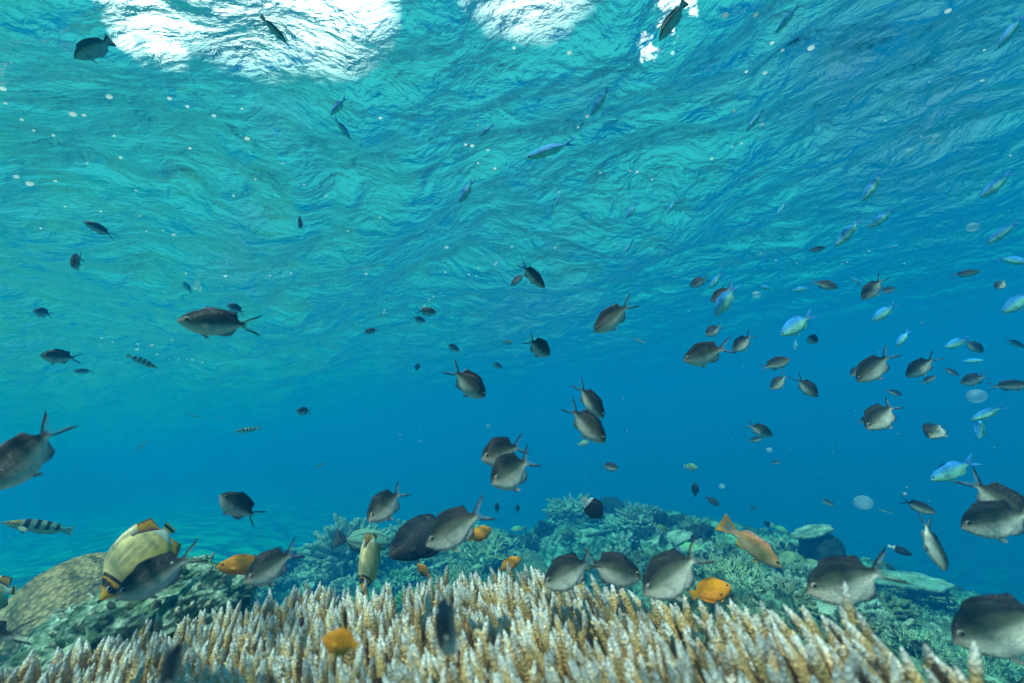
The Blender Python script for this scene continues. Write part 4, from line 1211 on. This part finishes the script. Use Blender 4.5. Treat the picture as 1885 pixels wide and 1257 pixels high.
F_(B, 1022, 380, 1034, 350, .085, 'very faint blue fish in the upper centre', yaw=10, deep=.6)
F_(B, 646, 257, 612, 212, .085, 'dark blue fish pointing down right, lower of a pair at upper left', yaw=-10, deep=.65)
F_(B, 608, 212, 640, 176, .085, 'faint blue fish pointing down left, upper of a pair at upper left', yaw=10, deep=.75)
F_(B, 1813, 663, 1764, 665, .085, 'pale green fish under the dark backed one near the right edge', yaw=-8, deep=.8)
F_(B, 1739, 640, 1790, 620, .085, 'blue backed chromis overlapped by a dark one near the right edge', yaw=12, deep=1.1)
F_(B, 1786, 774, 1858, 744, .085, 'blurred blue fish with long tail low at the right edge', yaw=10, deep=.8)
F_(B, 1802, 808, 1806, 764, .080, 'pale blue fish pointing straight down at the right', yaw=25, roll=30)
F_(B, 1713, 884, 1803, 843, .085, 'large bright blue backed fish above the slim diving chromis', yaw=10, deep=1.0)
F_(B, 1568, 510, 1592, 530, .085, 'faint pale slim fish left of the upright tailed chromis', yaw=10, deep=.7)
F_(B, 1634, 456, 1661, 450, .085, 'faint pale oval fish high in the right school', yaw=10, deep=.9)
F_(B, 1463, 645, 1464, 620, .060, 'tiny pale blue fish hanging under the bright blue one', yaw=30, roll=40)
F_(B, 336, 517, 355, 542, .060, 'small silvery blue fish pointing up left near the surface bubbles', yaw=10, deep=.9)
F_(B, 966, 292, 1066, 258, .14, 'long faint teal fish in the upper centre', yaw=10, deep=.5)
# --- others
F_('damsel', 398, 1044, 492, 1036, .070, 'orange damselfish at the left with its tail hidden behind a grey chromis', yaw=10, deep=.85)
F_('damsel', 1347, 1080, 1270, 1096, .062, 'large orange damselfish facing right at the right side of the staghorn', yaw=-12, deep=1.05)
F_('damsel', 594, 1176, 662, 1190, .050, 'blurred orange damselfish in front of the staghorn, tail to the right', yaw=20, deep=1.15, d0=.42)
F_('damsel', 905, 973, 862, 994, .060, 'small bright yellow orange damselfish right of the black surgeonfish', yaw=-18, deep=1.05)
F_('damsel', 959, 1027, 917, 1051, .060, 'small orange damselfish facing right above the white coral tips', yaw=-15, deep=.9)
F_('damsel', 768, 1038, 792, 1064, .050, 'smallest orange damselfish, pointing up left below the black fish', yaw=20, deep=.9)
F_('butterfly', 182, 1108, 330, 958, .150, 'large striped yellow butterflyfish, head down beside the dome coral', yaw=25, roll=14, bend=.16, deep=.88)
F_('butterfly', 668, 1092, 692, 978, .110, 'narrow looking yellow white butterflyfish nosing down into the coral tips', yaw=28, roll=56, width=1.3, deep=.8)
F_('butterfly', -105, 1115, 34, 1085, .110, 'dark and yellow butterflyfish just entering at the left edge', yaw=10)
F_('surgeon', 716, 1024, 838, 960, .150, 'large black surgeonfish facing left behind a dark chromis', yaw=10, deep=.95)
F_('lined', 722, 1001, 620, 992, .160, 'green striped surgeonfish facing right in front of the left ridge', yaw=-12, deep=1.0)
F_('anthias', 1440, 1046, 1327, 960, .110, 'pink and orange fish with forked tail diving right over the reef', yaw=-10, deep=.95)
F_('wrasse', 2, 962, 137, 978, .120, 'black barred pale green wrasse at the left edge', yaw=8, bend=.12)
F_('wrasse', 291, 678, 232, 653, .110, 'small black barred fish below the large silvery bellied chromis', yaw=-10, bend=.1)
F_('wrasse', 432, 795, 480, 788, .110, 'tiny faint barred fish in the left middle water', yaw=15)
F_('bicolor', 1109, 953, 1073, 917, .070, 'black damselfish with white tail in front of the tall mound', yaw=-25, deep=1.35)
F_('bicolor', 1680, 1022, 1634, 1004, .070, 'slim black fish with white tail on the right ridge', yaw=-10, deep=.75)
F_('darkdamsel', 1324, 930, 1300, 915, .070, 'small dark damselfish over the ridge crest, right of two', yaw=-20, deep=1.0)
F_('darkdamsel', 1280, 888, 1280, 914, .070, 'small dark damselfish over the ridge crest, left of two', yaw=30, deep=.9)
F_('darkdamsel', 914, 924, 915, 944, .060, 'tiny dark fish over the dip in the ridge, left of two', yaw=25, deep=.9)
F_('darkdamsel', 952, 927, 953, 944, .060, 'tiny dark fish over the dip in the ridge, right of two', yaw=25, deep=.9)
F_('darkdamsel', 1648, 1050, 1626, 1036, .060, 'small dark round fish beside the tail of the big dark chromis', yaw=-20)
F_('darkdamsel', 1405, 960, 1424, 972, .070, 'small dark fish beside the rounded boulder coral', yaw=20)
F_('greenwrasse', 1452, 982, 1418, 966, .090, 'green fish with blue face in front of the boulder coral', yaw=-15, deep=1.1)
F_('sergeant', 1228, 985, 1204, 966, .080, 'pale blue fish with a yellow patch on the ridge, right of the mound', yaw=-30, deep=1.2)
F_('sergeant', 1085, 815, 1064, 818, .070, 'tiny green yellow fish just left of the diving pair', yaw=-20)
F_('sergeant', 944, 631, 926, 629, .070, 'tiny green yellow fish near the surface in the centre', yaw=-20)
F_('sergeant', 1285, 862, 1259, 858, .070, 'tiny pale yellow fish right of centre above the ridge', yaw=-25)
F_('greenwrasse', 1365, 1000, 1318, 988, .110, 'pale green fish behind the tail of the pink fish', yaw=-15, deep=1.1)
F_('greenwrasse', 940, 975, 968, 972, .110, 'faint green fish in the blue dip of the ridge', yaw=20)
F_('greenwrasse', 1245, 1012, 1305, 1008, .130, 'faint pale green fish behind the tail of a dark chromis', yaw=15)
F_('greenwrasse', 868, 1046, 892, 1040, .060, 'tiny yellow green fish in the twig thicket', yaw=10)
F_('darkdamsel', 1392, 938, 1380, 930, .06, 'tiny pale fish over the crest between the dark pair and the slab', yaw=10)
F_('silver', 530, 82, 480, 29, .110, 'slender dark green fish against the white glare at the top', yaw=-10, deep=1.0)
F_('silver', 136, 108, 206, 74, .110, 'dark elongated fish under the surface at the top left', yaw=10, deep=1.9)
F_('silver', 1213, 76, 1262, 2, .140, 'dark teal fish beside the white glare streak at the top', yaw=10, deep=1.6)
F_('silver', 248, 830, 272, 812, .100, 'tiny thin green fish low in the left water', yaw=10, deep=.6)
F_('silver', 345, 764, 374, 768, .100, 'tiny thin pale fish in the left middle water', yaw=10, deep=.4)
F_('silver', 1190, 632, 1164, 622, .100, 'tiny thin pale fish under the white edged chromis', yaw=10, deep=.5)
F_('silver', 578, 862, 600, 852, .100, 'tiny thin green fish above the stubby fingered coral', yaw=10, deep=.8)
F_('silver', 1645, 945, 1618, 938, .090, 'tiny faint yellowish fish right of the pale drifting blob', yaw=10)

# ---------------------------------------------------------------- bubbles and blurred drifting particles
m, t, o = new_mat('bubble_skin')
b = N(t, 'BsdfPrincipled', Roughness=0.12); b.inputs['Base Color'].default_value = (.95, .98, 1, 1)
tl = N(t, 'BsdfTranslucent', Color=(1, 1, 1, 1)); ms = N(t, 'MixShader'); ms.inputs[0].default_value = 0.92
t.links.new(b.outputs[0], ms.inputs[1]); t.links.new(tl.outputs[0], ms.inputs[2]); t.links.new(ms.outputs[0], o.inputs['Surface']); M_bub = m
def ball_mesh(name, mat, nu=14, nv=9, sx=1.0):
    V, Fc = blob((0, 0, 0), (1, 1, 1), 1, 0.05, 1.5, nu, nv)
    me = bpy.data.meshes.new(name); me.from_pydata([tuple(v) for v in V], [], [tuple(map(int, f)) for f in Fc])
    me.polygons.foreach_set('use_smooth', np.ones(len(me.polygons), dtype=bool)); me.materials.append(mat); return me
BUB = ball_mesh('air_bubble', M_bub)
def bubble(px, py, rpx, depth_under=0.02):
    r = ray(px, py)
    z = SURF_Z - 0.05 - depth_under
    d = min(z / max(r.z, .05), 3.4)
    p = r * d
    ob = bpy.data.objects.new('air_bubble', BUB); COL.objects.link(ob); ob.location = p
    s = rpx * d / F; ob.scale = (s * 1.25, s, s * .75)
    tag(ob, 'tiny white air bubble just under the rippled surface', 'bubble', 'air bubbles under the surface')
for px, py, r in [(201, 178, 7), (134, 210, 8), (155, 212, 5), (98, 249, 4), (5, 163, 7), (10, 190, 4), (455, 255, 6), (312, 181, 5), (345, 196, 4), (350, 273, 4), (222, 290, 4),
                  (55, 338, 8), (30, 325, 6), (102, 333, 4), (185, 389, 3), (257, 397, 4), (394, 213, 5), (445, 200, 3), (40, 220, 4), (62, 240, 3), (320, 432, 5), (300, 424, 2.5), (270, 425, 2.5),
                  (402, 480, 3), (342, 503, 3.5), (415, 508, 4), (497, 507, 3.5), (536, 503, 3), (560, 499, 2.5), (305, 505, 2), (360, 530, 4.5), (369, 534, 3.5), (408, 526, 3), (187, 622, 3), (186, 633, 2.5),
                  (207, 629, 2.5), (252, 643, 4), (254, 633, 3), (280, 635, 4), (289, 652, 3), (316, 625, 2.5), (354, 662, 3), (328, 661, 2.5), (312, 662, 2), (300, 658, 2), (373, 667, 2.5), (345, 662, 2),
                  (822, 455, 4.5), (942, 454, 3), (1022, 456, 4), (674, 504, 4), (820, 501, 3), (913, 483, 4), (911, 488, 3), (880, 493, 2.5), (863, 505, 2.5), (877, 508, 2), (790, 551, 3), (798, 546, 3), (781, 563, 3), (810, 540, 2.5),
                  (708, 555, 2), (707, 575, 2.5), (708, 570, 2), (815, 480, 2), (1126, 472, 2.5), (1131, 448, 2), (1048, 97, 6), (1081, 214, 5), (946, 88, 4), (1064, 234, 3), (700, 217, 4), (911, 310, 4), (869, 268, 5), (857, 266, 4),
                  (898, 276, 3.5), (880, 300, 3), (1335, 28, 8), (1391, 27, 6), (1421, 79, 5), (1441, 92, 4), (1493, 88, 8), (1745, 20, 7), (1374, 132, 4), (1408, 134, 5), (1350, 203, 4), (1352, 206, 3), (1402, 229, 5), (1310, 292, 4), (1348, 270, 3), (1365, 264, 3),
                  (1173, 316, 4), (1160, 314, 3), (1200, 330, 3), (1105, 318, 3), (1030, 353, 3), (880, 230, 3), (1622, 215, 3), (1808, 148, 4), (1812, 92, 3), (1710, 150, 2.5), (1860, 286, 2.5), (1630, 222, 3), (1550, 485, 2), (1600, 462, 2.5), (1592, 469, 2), (1665, 485, 2), (1467, 484, 2), (1559, 482, 2), (1428, 478, 2),
                  (640, 425, 3), (560, 340, 3), (520, 300, 3), (600, 360, 2.5), (700, 400, 2.5), (760, 345, 3), (830, 330, 2.5), (470, 330, 3), (430, 360, 3), (250, 350, 3), (120, 380, 3), (160, 300, 3), (75, 420, 3), (210, 250, 3)]:
    bubble(px, py, r * 0.62, 0.01)
m, t, o = new_mat('particle')  # see-through discs standing in for suspended particles blurred out of focus
b = N(t, 'BsdfPrincipled', Roughness=0.4); b.inputs['Base Color'].default_value = (.55, .85, .95, 1); b.inputs['Alpha'].default_value = 0.20
t.links.new(b.outputs[0], o.inputs['Surface'])
BLUR_DISC = ball_mesh('drifting_particle', m, 28, 18)
for px, py, r, d, lab in [(1589, 925, 17, 1.0, 'pale round drifting jelly above the dark rock slab'), (1797, 729, 17, 1.0, 'faint oval drifting jelly near the right edge, below the dark school'),
                          (1720, 257, 12, .9, 'pale drifting jelly in the upper right, right of two'), (1674, 280, 9, .9, 'pale drifting jelly in the upper right, left of two'),
                          (1392, 542, 8, 1.0, 'faint drifting jelly at the upper left of the right school'),
                          (1416, 828, 6, 1.2, 'tiny faint drifting jelly below the lone chromis'), (1329, 895, 6, 1.2, 'tiny faint drifting jelly above the ridge right of centre'),
                          (899, 784, 5, 1.2, 'tiny pale drifting jelly just above the touching pair'),
                          (1790, 418, 11, .9, 'pale green drifting jelly beside the right edge')]:
    ob = bpy.data.objects.new('drifting_particle', BLUR_DISC); COL.objects.link(ob); ob.location = P(px, py, d)
    s = r * .8 * d / F; ob.scale = (s * 1.15, s, s * .9); tag(ob, lab, 'particle', 'blurred drifting particles')
# specks of matter adrift in the water
rs = np.random.RandomState(77)
mb = MB()
for k in range(1500):
    d = 0.5 + 4.0 * rs.rand() ** 0.8
    p = np.array(P(rs.uniform(-300, 2200), rs.uniform(-100, 1300), d)) + rs.normal(0, .1, 3)
    if p[2] > SURF_Z - .1 or p[2] < -0.2 - .12 * d: continue
    s = rs.uniform(.0005, .0013)
    V, Fc = blob(p, (s, s * 1.4, s), k, .3, 2, 6, 4); mb.add(V, Fc)
m, t, o = new_mat('speck'); b = N(t, 'BsdfPrincipled', Roughness=0.6); b.inputs['Base Color'].default_value = (.8, .85, .8, 1); t.links.new(b.outputs[0], o.inputs['Surface'])
tag(mb.build('drifting_specks', m), 'fine pale specks of matter drifting through the open water', 'specks', kind='stuff')
for l in ALLF: 
    if l[1] < .34: print('NEAR', l)
